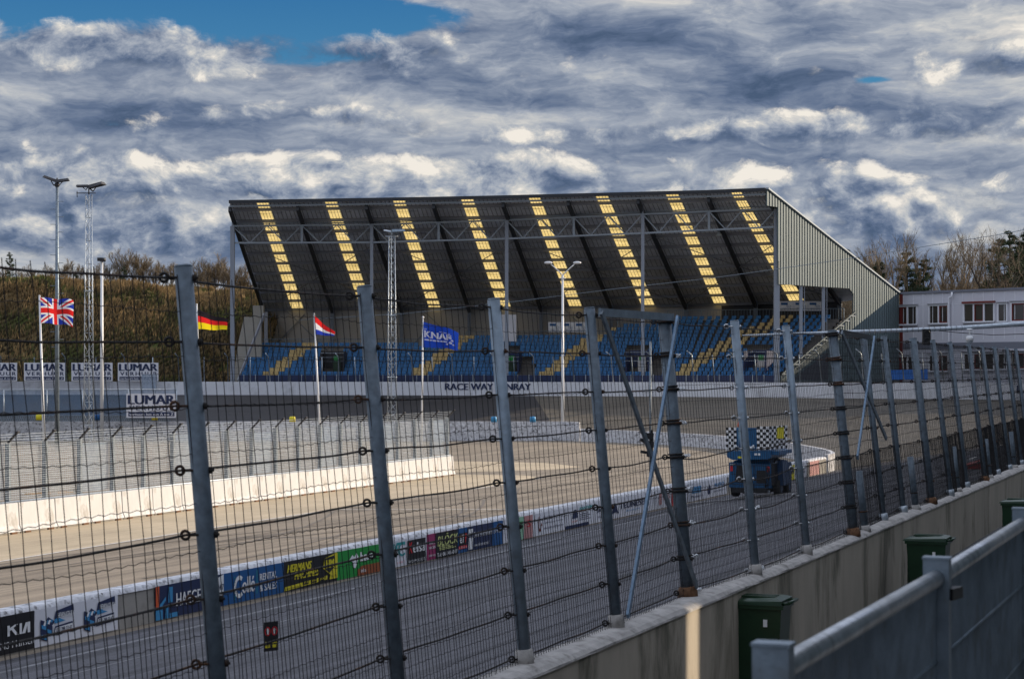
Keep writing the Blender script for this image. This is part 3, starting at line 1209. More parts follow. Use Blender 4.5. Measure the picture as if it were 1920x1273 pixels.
AH = .88
aw = thing('advert_wall', 'low white-topped concrete wall carrying the advertising boards between straight and infield', 'wall', (-.45, 63.85, 0))
g = MB()
extrude_profile(g, AW, [(0, 0), (-.03, AH - .03), (-.05, AH), (-.42, AH + .01), (-.46, AH - .03), (-.5, 0)])
g.build('wall_body', M['conc'], aw)
g = MB()
pd = dens(AW, .6)
cols = [offs(pd, o) for o in (.004, -.03, -.06, -.42, -.47)]
rws = []
for i in range(len(pd)):
    r = []
    for j, z in enumerate((AH - .09, AH - .02, AH + .018, AH + .022, AH - .06)):
        dd = noise.noise(Vector((pd[i].x * 2, pd[i].y * 2, j))) * .02
        r.append((cols[j][i].x, cols[j][i].y, z + dd * (1 if j in (0, 4) else .3)))
    rws.append(r)
g.grid(rws, 0, None, False)
g.build('white_capping', M['white_dirty'], aw)


def aw_surf(x0, x1, z0=.03, z1=AH - .07, path=AW, out=.012):
    s0 = arc_pos(path, x0); s1 = arc_pos(path, x1)

    def f(u, v, lift=0.0):
        p, d = path_s(path, lerp(s0, s1, u))
        n = Vector((d.y, -d.x, 0))
        return Vector((p.x, p.y, 0)) + n * (out + lift) + Vector((0, 0, p.z + lerp(z0, z1, v)))
    return f


def banner(x0, x1, base, label, draw=None, mats=(), z0=.03, z1=AH - .07, name='advert_board', cat='advert board', path=AW, group=None, out=.012):
    f = aw_surf(x0, x1, z0, z1, path, out)
    p = f(.5, 0)
    t = thing(name, label, cat, p, group)
    g = MB()
    n = 6
    top = [f(i / n, 1) for i in range(n + 1)]; bot = [f(i / n, 0) for i in range(n + 1)]
    d = (top[-1] - top[0]).normalized(); nn = Vector((d.y, -d.x, 0)) * -.01
    g.grid([bot, top], 0, None, False)
    g.grid([[q + nn for q in top], [q + nn for q in bot]], 0, None, False)
    g.build('board', base, t)
    for dr in (draw if isinstance(draw, list) else [draw]):
        if dr:
            g = MB(); dr(g, f)
            g.build('print', list(mats), t)
    return t


def T(g, s_, r, f, mi=0, b=.02, lift=.02, sp=1.0, sh=0): put_text(g, s_, r, f, mi, b, sp, lift, sh)


def d_kia(g, f):
    # stylised joined letters
    t = .035
    for p in ([(.60, .46), (.60, .74), (.635, .74), (.635, .46)], [(.60, .55), (.60, .64), (.71, .74), (.755, .74)],
              [(.655, .62), (.685, .66), (.76, .46), (.715, .46)], [(.775, .46), (.775, .74), (.81, .74), (.81, .46)],
              [(.81, .46), (.86, .46), (.90, .74), (.865, .74)], [(.885, .74), (.93, .74), (.93, .46), (.895, .46)]):
        put_poly(g, p, f, 0, .02)
    T(g, 'VDNS Hansen', (.34, .14, .99, .32), f, 0, .0)


def d_hen(g, f, os_=(0.0,)):
    for o in os_:
        X = lambda a: o + a * .49
        # stacked block emblem
        for (a, b, mi) in ((.12, .20, 0), (.24, .33, 0), (.12, .46, 0)):
            put_poly(g, [(X(a), b), (X(a + .16), b - .10), (X(a + .16), b + .16), (X(a), b + .26)], f, mi, .02)
            put_poly(g, [(X(a + .02), b + .02), (X(a + .13), b - .05), (X(a + .13), b + .05), (X(a + .02), b + .12)], f, 1, .026)
        put_poly(g, [(X(.12), .48), (X(.30), .38), (X(.46), .60), (X(.30), .76)], f, 0, .017)
        for q in range(4):
            put_poly(g, [(X(.16 + q * .06), .50 + q * .04), (X(.20 + q * .06), .47 + q * .04), (X(.26 + q * .05), .66), (X(.22 + q * .05), .68)], f, 1 if q % 2 else 2, .023)
        put_poly(g, [(X(.44), .66), (X(.92), .76), (X(.90), .98), (X(.48), .88)], f, 0, .02)
        put_text(g, 'HENRAATH B.V.', (X(.50), .68, X(.90), .82), f, 2, .03, 1, .03, .01)
        put_poly(g, [(X(.42), .22), (X(.90), .28), (X(.88), .52), (X(.46), .47)], f, 0, .02)
        put_poly(g, [(X(.44), .26), (X(.885), .315), (X(.87), .47), (X(.47), .425)], f, 2, .026)
        put_text(g, '077-398 33 42', (X(.48), .30, X(.85), .42), f, 0, .03, 1, .032, 0)
        put_poly(g, [(X(.46), .54), (X(.72), .58), (X(.60), .64), (X(.50), .84), (X(.44), .62)], f, 1, .018)


def d_haeg(g, f):
    put_rect(g, (0, .32, .055, 1), f, 0, .02); put_rect(g, (0, 0, .05, .30), f, 1, .02)
    put_poly(g, [(.05, 0), (.05, .42), (.16, .66), (.16, .55), (.11, .42), (.11, 0)], f, 1, .02)
    put_rect(g, (.15, 0, .20, .40), f, 1, .02); put_rect(g, (.20, .46, .27, .92), f, 1, .02); put_rect(g, (.22, 0, .36, .14), f, 1, .02)
    T(g, 'HAEGENS', (.33, .30, .90, .70), f, 2, .03)


def d_haeg2(g, f):
    put_poly(g, [(.1, .90), (.95, 1), (.95, .42), (.5, .12), (.1, .46)], f, 0, .02)
    T(g, '24/7', (.15, .52, .9, .70), f, 1, .03, .03)


def d_colle(g, f):
    for r in (.30,):
        put_ring(g, .24, .50, .085, .36, f, 0, .02, .62, 16, .9, 5.4)
    T(g, 'ollé', (.29, .26, .49, .78), f, 0, .07)
    for q in range(10): put_rect(g, (.16 + .006 * (q % 3), .12 + q * .075, .175 + .006 * (q % 3), .16 + q * .075), f, 1, .02)
    put_rect(g, (.525, .16, .535, .92), f, 1, .02)
    T(g, 'RENTAL', (.58, .56, .87, .78), f, 0, .015); T(g, '& SALES', (.58, .20, .87, .42), f, 0, .015)


def d_herm(g, f):
    T(g, 'HERMANS', (.05, .62, .48, .88), f, 0, .05, .02, 1, .02)
    T(g, 'MACHINES', (.18, .34, .62, .60), f, 0, .05, .02, 1, .02)
    put_poly(g, [(0, 0.03), (.80, .12), (.80, .26), (0, .16)], f, 0, .018)
    T(g, 'www.hermansmachines.nl', (.03, .07, .30, .13), f, 1, .0, .03)
    for q in range(3):
        put_poly(g, [(.33 + q * .15, .10), (.44 + q * .15, .12), (.44 + q * .15, .26), (.33 + q * .15, .24)], f, 1, .028)
        T(g, 'JOB', (.345 + q * .15, .14, .425 + q * .15, .22), f, 0, .02, .036)
    put_poly(g, [(.72, .52), (.74, .86), (.98, 1.0), (1.0, .96), (1, 0.1), (.84, .1), (.86, .26)], f, 0, .019)
    put_poly(g, [(.735, .86), (.94, .92), (.94, .52), (.84, .34), (.75, .50)], f, 1, .027)
    T(g, 'HM', (.77, .52, .915, .80), f, 0, .06, .035)
    T(g, 'Est. 78', (.87, .16, .97, .24), f, 1, .01, .03)


def d_bam(g, f):
    put_poly(g, [(.45, 0), (1, 0), (1, .34), (.55, .34), (.45, .22)], f, 1, .018)
    put_poly(g, [(.25, .62), (.33, .80), (.37, .70), (.42, .84), (.47, .70), (.45, .52), (.40, .30), (.35, .34), (.33, .56)], f, 0, .02)
    T(g, 'bam', (.52, .50, .80, .84), f, 0, .06); T(g, 'infra', (.52, .10, .64, .24), f, 0, .02, .03)


def d_jc(g, f):
    T(g, 'JfC', (.08, .22, .92, .90), f, 0, .03); put_rect(g, (.4, .82, .92, .92), f, 0, .02)
    T(g, 'L  A  N  D', (.45, .12, .9, .2), f, 1, .0)


def d_kel(g, f):
    put_rect(g, (.05, .20, .93, .92), f, 0, .018); put_rect(g, (.05, .02, .93, .20), f, 3, .018)
    T(g, 'K', (.12, .42, .26, .84), f, 1, .08, .03); T(g, 'elsa', (.30, .42, .88, .80), f, 2, .05, .03); T(g, 'RACE PRODUCTS', (.09, .06, .89, .16), f, 2, .01, .03)


def d_block(g, f):
    put_rect(g, (.27, 0, 1, 1), f, 0, .016)
    T(g, 'BLÖCK', (.32, .46, .98, .94), f, 1, .03, .028, 1, .02)
    for q in range(3): put_rect(g, (.36, .30 + q * .06, .92 - q * .1, .33 + q * .06), f, 1, .024)
    T(g, 'Tel: 06-54160471', (.30, .05, .99, .20), f, 2, .02, .028)
    T(g, 'PARTS', (.05, .60, .24, .70), f, 2, .02); T(g, 'BANDEN', (.04, .42, .25, .52), f, 2, .02); T(g, 'SERVICE', (.04, .12, .25, .2), f, 2, .02)


def d_elf(g, f):
    put_rect(g, (.10, .30, .95, .80), f, 0, .018); T(g, 'elf', (.16, .40, .58, .74), f, 1, .05, .028)
    put_poly(g, [(.70, .36), (.78, .36), (.90, .76), (.72, .76)], f, 2, .026)
    put_rect(g, (.05, .16, .95, .29), f, 2, .018); T(g, 'MOTOR OIL', (.1, .18, .9, .26), f, 1, .01, .028)


def d_denk(g, f):
    put_rect(g, (.02, .06, .14, .90), f, 0, .02); put_rect(g, (.70, 0, 1, 1), f, 1, .014)
    T(g, 'bol', (.04, .56, .125, .76), f, 2, .04, .03)
    T(g, 'Denk ondernemend 1.De K BV', (.17, .52, .96, .74), f, 0, .01, .024)
    T(g, 'www.denkondernemend.nl', (.17, .14, .60, .28), f, 0, .0, .024)


def d_pale(g, f):
    put_rect(g, (.36, 0, .62, 1), f, 0, .018); put_rect(g, (.64, 0, .92, 1), f, 1, .018); T(g, 'NZ', (.4, .5, .58, .8), f, 2, .05, .028)
    T(g, 'S', (.72, .5, .84, .8), f, 3, .04, .03)


def d_hook(g, f):
    put_ring(g, .14, .46, .045, .30, f, 0, .02, .6, 14, pi * .95, 2 * pi)
    put_rect(g, (.10, .40, .12, .86), f, 0, .02); put_poly(g, [(.17, .44), (.20, .56), (.22, .40)], f, 0, .022)
    T(g, 'Garage & tuning', (.26, .68, .92, .84), f, 1, .0); T(g, 'onderhoud en reparatie', (.26, .46, .92, .56), f, 1, .0)
    T(g, 'www.autobedrijfhoek.com', (.26, .20, .94, .34), f, 1, .0)


def d_a(g, f):
    put_rect(g, (0, 0, .78, .15), f, 0, .018); put_poly(g, [(.22, .44), (.30, .44), (.34, .84), (.28, .84)], f, 0, .02)
    put_poly(g, [(.30, .44), (.42, .46), (.36, .84), (.32, .84)], f, 0, .02)
    T(g, 'AANDEM', (.46, .74, .92, .92), f, 1, .02)
    for q in range(4): put_rect(g, (.46, .30 + q * .09, .85 - .08 * (q % 2), .33 + q * .09), f, 0, .02)
    T(g, 'JOUW', (.22, .24, .40, .34), f, 2, .01)


def d_jan(g, f): T(g, 'Jansen', (.15, .46, .95, .70), f, 0, .02); T(g, 'Horst', (.2, .2, .7, .32), f, 0, .0)


def d_tel(g, f):
    put_poly(g, [(.04, .22), (.12, .82), (.2, .22), (.14, .32), (.11, .30)], f, 0, .02)
    T(g, 'TEUNESEN', (.22, .42, .86, .72), f, 0, .03); T(g, 'zand en grint', (.36, .2, .66, .32), f, 1, .0)


def d_r1(g, f):
    put_rect(g, (.50, 0, .58, 1), f, 2, .018); put_rect(g, (.12, .2, .2, .8), f, 0, .018); T(g, 'BOUW', (.24, .4, .46, .7), f, 0, .01); T(g, 'infra & techniek', (.62, .4, .96, .6), f, 1, .0)


def d_r2(g, f): put_rect(g, (.10, .44, .32, .80), f, 0, .018); T(g, 'Peeters', (.08, .18, .36, .32), f, 1, .01)


def d_r2b(g, f): put_poly(g, [(.50, .2), (.55, .2), (.58, .5), (.54, .8), (.49, .5)], f, 1, .018)


def d_r2c(g, f): T(g, 'AUTO', (.66, .56, .92, .78), f, 0, .02); T(g, 'service', (.66, .26, .9, .38), f, 1, .0)


def d_r3(g, f):
    put_rect(g, (.06, .2, .24, .8), f, 3, .018); T(g, 'P&L', (.27, .35, .44, .7), f, 1, .03)


def d_r4(g, f): put_rect(g, (.50, 0, .66, 1), f, 4, .018); T(g, 'HM', (.53, .4, .63, .75), f, 1, .05, .028)


def d_r5(g, f): T(g, 'NRCC', (.70, .35, .94, .7), f, 1, .04)


W_ = M['white']
banner(-70, 63, M['black_board'], 'black board with stylised white car-maker letters, leftmost on the low wall', d_kia, [W_])
banner(64, 220, M['whiteb'], 'wide white board with twin blue block emblems and a phone number', [d_hen, lambda g, f: d_hen(g, f, (.51,))], [M['navy'], M['blue_lt'], W_])
banner(290, 403, M['navy'], 'navy board with a red edge, teal bars and large white letters', d_haeg, [M['orange'], M['blue_lt'], W_])
banner(403.5, 418, M['navy'], 'narrow navy board with a white shield reading 24/7', d_haeg2, [W_, M['navy']])
banner(418.5, 531, M['blue'], 'blue rental board with white rounded lettering beside the black and yellow board', d_colle, [W_, M['teal']])
banner(531.5, 631, M['black_board'], 'black board with yellow machines lettering and shield', d_herm, [M['yellow'], M['black_board']])
banner(631.5, 712, M['green'], 'green board with white leaping figure and orange corner', d_bam, [W_, M['brick_orange']])
banner(730, 760, M['whiteb'], 'white board with teal monogram right of the green board', d_jc, [M['teal'], M['red']])
banner(760.5, 799, M['whiteb'], 'white board with black square and red initial letter', d_kel, [M['black_board'], M['red'], W_, M['dark_metal']])
banner(800, 857, M['magenta'], 'magenta and black board with pale lime graffiti letters and phone number', d_block, [M['black_board'], M['lime'], W_])
banner(857.5, 875, M['blue'], 'small blue oil board with black square and red stripe', d_elf, [M['black_board'], W_, M['red']])
banner(875.5, 941, M['navy'], 'long dark blue board fading to lighter blue with white lettering', d_denk, [W_, M['blue'], M['navy']])
banner(943, 1002, M['whiteb'], 'white board with pale green and pale red strips', d_pale, [M['pale_green'], M['pale_red'], M['green'], M['red']])
banner(1003, 1058, M['whiteb'], 'white board with a dark red hook emblem and web address', d_hook, [M['frame_red'], M['navy']])
banner(1059, 1114, M['whiteb'], 'white board with navy peak emblem, teal letters and navy foot strip', d_a, [M['navy'], M['teal'], M['orange']])
banner(1114.5, 1140, M['whiteb'], 'small white board with one dark surname', d_jan, [M['navy']])
banner(1141, 1226, M['whiteb'], 'white board with pointed navy emblem and bold navy capitals', d_tel, [M['navy'], M['blue_lt']])
banner(1227, 1288, M['whiteb'], 'white board with a red vertical strip behind the crossed fence braces', d_r1, [M['pale_red'], M['navy'], M['red']])
banner(1289, 1362, M['whiteb'], 'white board with a blue square just left of the blue work truck', [d_r2, d_r2b, d_r2c], [M['blue_lt'], M['navy']])
banner(1440, 1512, M['whiteb'], 'white board with a yellow panel right of the blue work truck', [d_r3, d_r4, d_r5], [M['blue_lt'], M['navy'], M['red'], M['pale_red'], M['yellow']])
banner(1518, 1536, M['pale_red'], 'faded red end board at the rounded tip of the low wall', None)

# ------------------------------------------------------------------ white barrier sweeping round the end of the infield
BP = catmull([(17.9, 109.5, 0), (18.7, 112, 0), (19.1, 117, 0), (18.8, 123, 0), (18.2, 129, 0), (15.6, 141, 0), (10.5, 147.2, 0.12), (5.4, 150.1, .25)], 8)
g = MB()
extrude_profile(g, BP, [(-.15, 0), (-.12, 1.02), (.12, 1.02), (.15, 0)])
g.build('curved_barrier', M['white_dirty'], None, label='low scuffed white concrete barrier curving round the end of the infield', category='barrier')
BL = [Vector((5.3, 150.4, .15)), Vector((4.2, 150.9, .2)), Vector((2.0, 151, .2)), Vector((-27, 151, .2)), Vector((-62, 151, .2))]
g = MB()
extrude_profile(g, BL, [(.15, 0), (.12, 1.62), (-.12, 1.62), (-.15, 0)])
# sloping end
g.build('tall_barrier', M['white_dirty'], None, label='taller white concrete barrier running straight across behind the infield', category='barrier')
sg = MB(); sg.prism([(5.3, 150.25, .2), (5.3, 150.25, 1.25), (3.6, 150.85, 1.82), (3.6, 150.85, .2)], (.1, .3, 0))
sg.build('barrier_end_block', M['white_dirty'], None, label='sloping white end block where tall barrier meets curved barrier', category='barrier')

# far outer wall
fw = thing('far_wall', 'long white concrete wall round the outside of the banked turn with dark painted lettering', 'wall', (2, 175.5, 3.5))
FWP = OUT[8 * 8:]
g = MB()
extrude_profile(g, FWP[::-1], [(.0, -.3), (.0, 1.26), (-.3, 1.26), (-.3, -.3)])
g.build('wall_body', M['far_wall'], fw)
FWr = [Vector(p) for p in FWP][::-1]
def d_race(g, f):
    T(g, 'RACE WAY VENRAY', (0, 0, 1, 1), f, 0, .05, .03)
g = MB(); f = aw_surf(835, 995, .52, 1.12, FWr, .012); d_race(g, f); g.build('lettering', M['navy'], fw)
g = MB(); f = aw_surf(1908, 2060, .52, 1.12, FWr, .012)
d_race(g, f); g.build('lettering', M['navy'], fw)
g = MB()
for i in range(0, len(FWP) - 1):
    for t in (0, .5):
        p = FWP[i].lerp(FWP[i + 1], t); d = (FWP[i + 1] - FWP[i]).normalized(); n = Vector((-d.y, d.x, 0))
        g.box(p + n * .006 + Vector((0, 0, .62)), (.05, .02, 1.25), 0, (d, n, Vector((0, 0, 1))))
g.build('wall_joint', M['panel_joint'], fw)

# catch fence on the far wall: leaning posts with bent heads and thin lines
ff = thing('far_catch_fence', 'tall thin mesh fence on top of the far white wall before the grandstand', 'fence', (2, 175.5, 4.76))
lines = {}
cnt = 0
acc = 0
for i in range(len(FWP) - 1):
    a = FWP[i]; b = FWP[i + 1]; d = (b - a).normalized(); n = Vector((-d.y, d.x, 0))
    k = max(1, int((b - a).length / 3.2))
    for j in range(k):
        p = a.lerp(b, j / k) - n * .15
        zb = p.z + 1.24
        sel = cnt % 3
        tilt = random.uniform(-.10, .10)
        g = MB()
        q = Vector((p.x, p.y, zb)); top = q + n * .35 + d * tilt + Vector((0, 0, 2.35))
        if cnt % 2 == 0: g.tube([q, top, top + n * .5 + d * .15 + Vector((0, 0, .35))], .055, 6)
        else: g.tube([q, top], .05, 6)
        g.build('post', M['galv_light'] if random.random() < .35 else M['bar_steel'], ff)
        for h in (.15, .75, 1.35, 1.95, 2.35):
            lines.setdefault(h, []).append(q.lerp(top, h / 2.35))
        cnt += 1
for h, pts in lines.items():
    MB().tube(pts, .014, 3, 0, False).build('cable', M['wire'], ff)

# ------------------------------------------------------------------ sunlit inner wall of separate precast blocks, with its fence
Y1 = 106.7; blk = 2.115
end = Vector((wallX(Y1), Y1, 0)); dirw = Vector((.378, 1, 0)).normalized(); nrw = Vector((dirw.y, -dirw.x, 0))
proto = None
names = 23
for k in range(names):
    c = end - dirw * ((k + .5) * 2.26)
    if k in (0, 8, 15) or proto is None:
        t = thing('barrier_block', 'x', 'barrier block', c, 'precast blocks of the sunlit white wall', atan2(dirw.y, dirw.x))
        g = MB()
        L = 2.205; hh = 1.10 - (.0 if k else .02)
        prof = [(-.30, .08), (-.20, .30), (-.15, hh - .02), (-.12, hh), (.12, hh), (.15, hh - .02), (.20, .30), (.30, .08)]
        rws = []
        for j in range(15):
            x = -L / 2 + L * j / 14
            rws.append([(x, a + noise.noise(Vector((x * 3, b * 3, k + a))) * .008, b + (noise.noise(Vector((x * 4, a * 9, k * 2))) * .010 if b > .5 else 0)) for a, b in prof])
        g.grid(rws, 0, None, False)
        g.add([rws[0][i] for i in range(8)], [tuple(range(7, -1, -1))]); g.add([rws[-1][i] for i in range(8)], [tuple(range(8))])
        g.build('block_body', M['white_wall'], t, True)
        g = MB()
        for q in (-.72, .72): g.box((q, 0, .05), (.34, .58, .10), 0)
        g.build('foot', M['rust'], t, True)
        g = MB(); g.box((0, 0, .045), (1.0, .5, .085)); g.box((-1.0, 0, .045), (.2, .5, .085)); g.box((1.0, 0, .045), (.2, .5, .085))
        g.build('underside', M['conc'], t, True)
        proto = t
    else:
        t = copy_tree(proto)
        t.location = c + nrw * random.uniform(-.015, .015)
        t.rotation_euler = (0, 0, atan2(dirw.y, dirw.x) + random.uniform(-.004, .004))
    t['label'] = ('end block of the sunlit white wall, its square face to the sandy tip' if k == 0 else
                  'white precast wall block in the sunlit row, joined to a like block at each end')

fi = thing('infield_fence', 'mesh fence with angled arms on the sunlit white wall, cloudy sheets behind it', 'fence', (end.x, end.y, 1.1))
nP = 22
PB = [end - dirw * (.25 + 2.26 * k) - nrw * .12 + Vector((0, 0, 1.1)) for k in range(nP)]
hp = 2.12
for k in range(nP):
    g = MB()
    p = PB[k]
    g.box(p + Vector((0, 0, hp / 2)), (.09, .17, hp), 0, (dirw, nrw, Vector((0, 0, 1))))
    g.box(p + nrw * .09 + Vector((0, 0, hp / 2)), (.13, .012, hp), 0, (dirw, nrw, Vector((0, 0, 1))))
    po = g.build('post', M['bar_steel'], fi)
    g = MB()
    a = p + Vector((0, 0, hp)); b = a + nrw * .42 + Vector((0, 0, .40))
    g.beam(a, b, .10, .05); g.tube([b - dirw * .09, b + dirw * .09], .04, 6)
    g.build('angled_arm', M['dark_metal'], po)
for k in range(nP - 1):
    a = PB[k] + nrw * .10; b = PB[k + 1] + nrw * .10
    g = MB()
    for q in range(27):
        z = .05 + q * .079 + random.uniform(-.008, .008)
        mid = a.lerp(b, .5)
        g.tube([a + Vector((0, 0, z)), mid + Vector((0, 0, z - .012 * (q % 3))), b + Vector((0, 0, z))], .0075, 3, 0, False)
    for q in range(18):
        t_ = (q + .5) / 18
        p = a.lerp(b, t_)
        g.tube([p, p + Vector((0, 0, hp))], .004, 3, 0, False)
    for q in range(4):
        o = nrw * (.10 * q + .04) + Vector((0, 0, hp + .10 * q + .02))
        g.tube([a - nrw * .1 + o, b - nrw * .1 + o], .008, 3, 0, False)
    g.build('wire_mesh', M['galv_light'], fi)
    a = PB[k] - nrw * .10; b = PB[k + 1] - nrw * .10
    g = MB(); lo = .10; hi = hp * random.uniform(.88, .98)
    g.quad(a + dirw * -.08 + Vector((0, 0, lo)), b + dirw * .08 + Vector((0, 0, lo)), b + dirw * .08 + Vector((0, 0, hi)), a + dirw * -.08 + Vector((0, 0, hi)))
    g.build('clear_sheet', M['poly'] if k % 3 else M['poly2'], fi)
g = MB()
g.tube([PB[0] + Vector((0, 0, .03)) + nrw * .2, PB[-1] + Vector((0, 0, .03)) + nrw * .2], .03, 6)
g.build('foot_rail', M['galv_light'], fi)

# loose plank behind the fence
g = MB(); g.beam(px(52, 926, 76), px(132, 922, 78), .35, .06)
g.build('plank', M['plank'], None, label='orange-brown timber plank lying behind the white wall fence', category='plank')

# ------------------------------------------------------------------ flags
def cloth(x0, y0, x1, y1, Y, droop, wave, seed, right_drop=0.0, taper=0.0):
    """flag surface: u 0..1 from the pole, v 0..1 upward"""
    def f(u, v, lift=0.0):
        vv = v * (1 - taper * u)
        x = lerp(x0, x1, u); y = lerp(y1, y0, vv) + right_drop * u * u
        p = px(x, y, Y)
        p.y += sin(u * wave + seed + v * 1.1) * .16 * u - lift
        p.z += sin(u * wave * 1.2 + seed) * .07 * u - .10 * u * u * (1 - v) + droop * u * (1 - v) * .3
        p.x += sin(v * 3 + u * 5) * .03 * u
        return p
    return f


def flag_thing(base_px, top_px, Y, surf, colour, mats, label, n=(44, 28), extra=None, ball=False):
    bx, by = base_px; tx, ty = top_px
    b = px(bx, by, Y); b.z = 0.0
    t = px(tx, ty, Y)
    g = MB()
    g.tube([b, b.lerp(t, .5), t], [.075, .06, .04], 10)
    if ball: g.sphere(t + Vector((.0, 0, .06)), .09, 8, 6)
    else: g.sphere(t + Vector((0, 0, .02)), .05, 8, 6)
    pole = g.build('flag_pole', M['pole_white'], None, label=label[0], category='flag pole')
    g = MB()
    nu, nv = n
    vs = []
    for j in range(nv + 1):
        for i in range(nu + 1): vs.append(surf(i / nu, j / nv))
    fs = []; k = len(g.v)
    for j in range(nv):
        for i in range(nu):
            g.add([], [], 0)
            g.f.append((j * (nu + 1) + i, j * (nu + 1) + i + 1, (j + 1) * (nu + 1) + i + 1, (j + 1) * (nu + 1) + i))
            g.m.append(colour((i + .5) / nu, (j + .5) / nv)); g.smooth.append(True)
    g.v = [tuple(v) for v in vs]; g.uv = [(0, 0)] * len(vs)
    fl = g.build('flag', mats, None, label=label[1], category='flag')
    if extra:
        g = MB(); extra(g, surf)
        o = g.build('lettering', M['flag_white'], fl)
    return pole, fl


def uk(u, v):
    a = u - .5; b = v - .5
    if abs(a) < .055 or abs(b) < .095: return 0
    if abs(a) < .095 or abs(b) < .165: return 1
    s_ = (u - v) if a * b > 0 else (u - (1 - v))
    if abs(s_) > .13: return 2
    if a * b > 0: r = (0 < s_ < .075) if a > 0 else (-.075 < s_ < 0)
    else: r = (-.075 < s_ < 0) if a < 0 else (0 < s_ < .075)
    return 0 if abs(s_) < .045 else 1


flag_thing((86, 930), (74, 556), 87.4, cloth(74, 558, 136, 606, 87.4, .2, 7.5, .4, 6), uk, [M['flag_red'], M['flag_white'], M['flag_blue']],
           ('slim white pole flying the flag of crossed red and white bars', 'flag with red and white crosses on dark blue, leftmost of the four'), (90, 60))
flag_thing((377, 905), (369, 572), 99.5, cloth(369.5, 580, 426, 617, 99.5, 0, 5.5, 1.6, 0, .55), lambda u, v: 0 if v < .36 else (1 if v < .68 else 2),
           [M['flag_gold'], M['flag_red'], M['flag_black']],
           ('white pole behind the nearest fence post flying black, red and gold', 'black, red and gold striped flag beside the thick near post'))


def nl(u, v):
    return 2 if v < .30 else (1 if v < .66 - .25 * u else 0)


flag_thing((603, 876), (589, 589), 115, cloth(590, 592, 627, 627, 115, 0, 5, 2.2, 2, .88), nl, [M['flag_red'], M['flag_white'], M['flag_blue']],
           ('white pole with a limp red, white and blue flag before the stand', 'folded red, white and blue flag with a pointed fly end'))


def knaf(g, f):
    T(g, 'KNAF', (.06, .40, .80, .68), f, 0, .04, .03)
    for r in ((.03, .73, .78, .75),): put_rect(g, r, f, 0, .03)
    for q in range(3): put_rect(g, (.06 + q * .22, .28, .26 + q * .22, .34), f, 0, .03)
    for (a, b, r) in ((.78, .55, .05), (.84, .44, .04), (.80, .3, .05), (.70, .2, .03), (.88, .25, .03)):
        put_poly(g, [(a + r * cos(q * 1.256) * (1 + .4 * (q % 2)), b + r * 1.4 * sin(q * 1.256)) for q in range(5)], f, 0, .03)


flag_thing((790, 860), (793, 597), 126.5, cloth(792, 603, 859, 651, 126.5, 0, 6, 3.0, 4, .33), lambda u, v: 0, [M['flag_blue2']],
           ('white pole with a gold ball top flying the royal blue flag', 'royal blue flag with a white boxed word and white emblem'), extra=knaf, ball=True)

# ------------------------------------------------------------------ masts and lamps
def lattice(name, label, x, ytop, Y, wt, wb, zb=0, heads=None, bays=22, r=.035):
    b = px(x, 700, Y); b.z = zb
    top = CAMZ + (695 - ytop) / F * Y
    t = thing(name, label, 'floodlight mast', b)
    g = MB()
    H = top - zb
    def corner(q, z):
        k = lerp(wb, wt, (z - zb) / H) / sqrt(3)
        a = radians(100 + 120 * q)
        return Vector((b.x + k * cos(a), b.y + k * sin(a), z))
    for q in range(3): g.tube([corner(q, zb), corner(q, top)], r, 6)
    g.build('leg_tubes', M['galv_light'], t)
    g = MB()
    for i in range(bays):
        z0 = zb + H * i / bays; z1 = zb + H * (i + 1) / bays
        for q in range(3):
            q2 = (q + 1) % 3
            g.tube([corner(q, z0), corner(q2, z1)], r * .45, 4)
            if i % 2 == 0: g.tube([corner(q, z0), corner(q2, z0)], r * .55, 4)
    g.build('lacing', M['galv_light'], t)
    for z in (zb + H * .32, zb + H * .62):
        g = MB()
        for q in range(3):
            g.sphere(corner(q, z), r * 2.1, 6, 4); g.tube([corner(q, z), corner((q + 1) % 3, z)], r, 4)
        g.build('joint', M['galv_light'], t)
    return t, Vector((b.x, b.y, top))


def floodhead(t, c, ang, tiltx, s_=1.0, m=None):
    """angled shallow reflector box with a bracket"""
    g = MB()
    d = Vector((cos(ang), sin(ang), 0)); sd = Vector((-d.y, d.x, 0))
    ax = (d * cos(tiltx) + Vector((0, 0, sin(tiltx)))).normalized(); up = sd.cross(ax)
    if up.z < 0: up = -up
    A = [(-.1, -.28, 0), (1.05, -.55, -.05), (1.05, .55, -.05), (-.1, .28, 0)]
    vs = [c + (ax * a + sd * b2 + up * h) * s_ for a, b2, h in A] + [c + (ax * (a * .95 + .02) + sd * b2 * .55 + up * (.26 if a < 0 else .16)) * s_ for a, b2, h in A]
    g.add(vs, [(3, 2, 1, 0), (4, 5, 6, 7), (0, 1, 5, 4), (1, 2, 6, 5), (2, 3, 7, 6), (3, 0, 4, 7)])
    g.tube([c + ax * .1 * s_ - up * .28 * s_, c + ax * .45 * s_ - up * .02 * s_], .04 * s_, 5)
    g.tube([c + ax * .1 * s_ - up * .28 * s_, c - ax * .1 * s_ + up * .05 * s_], .05 * s_, 5)
    g.build('floodlight', m or M['dark_metal'], t)


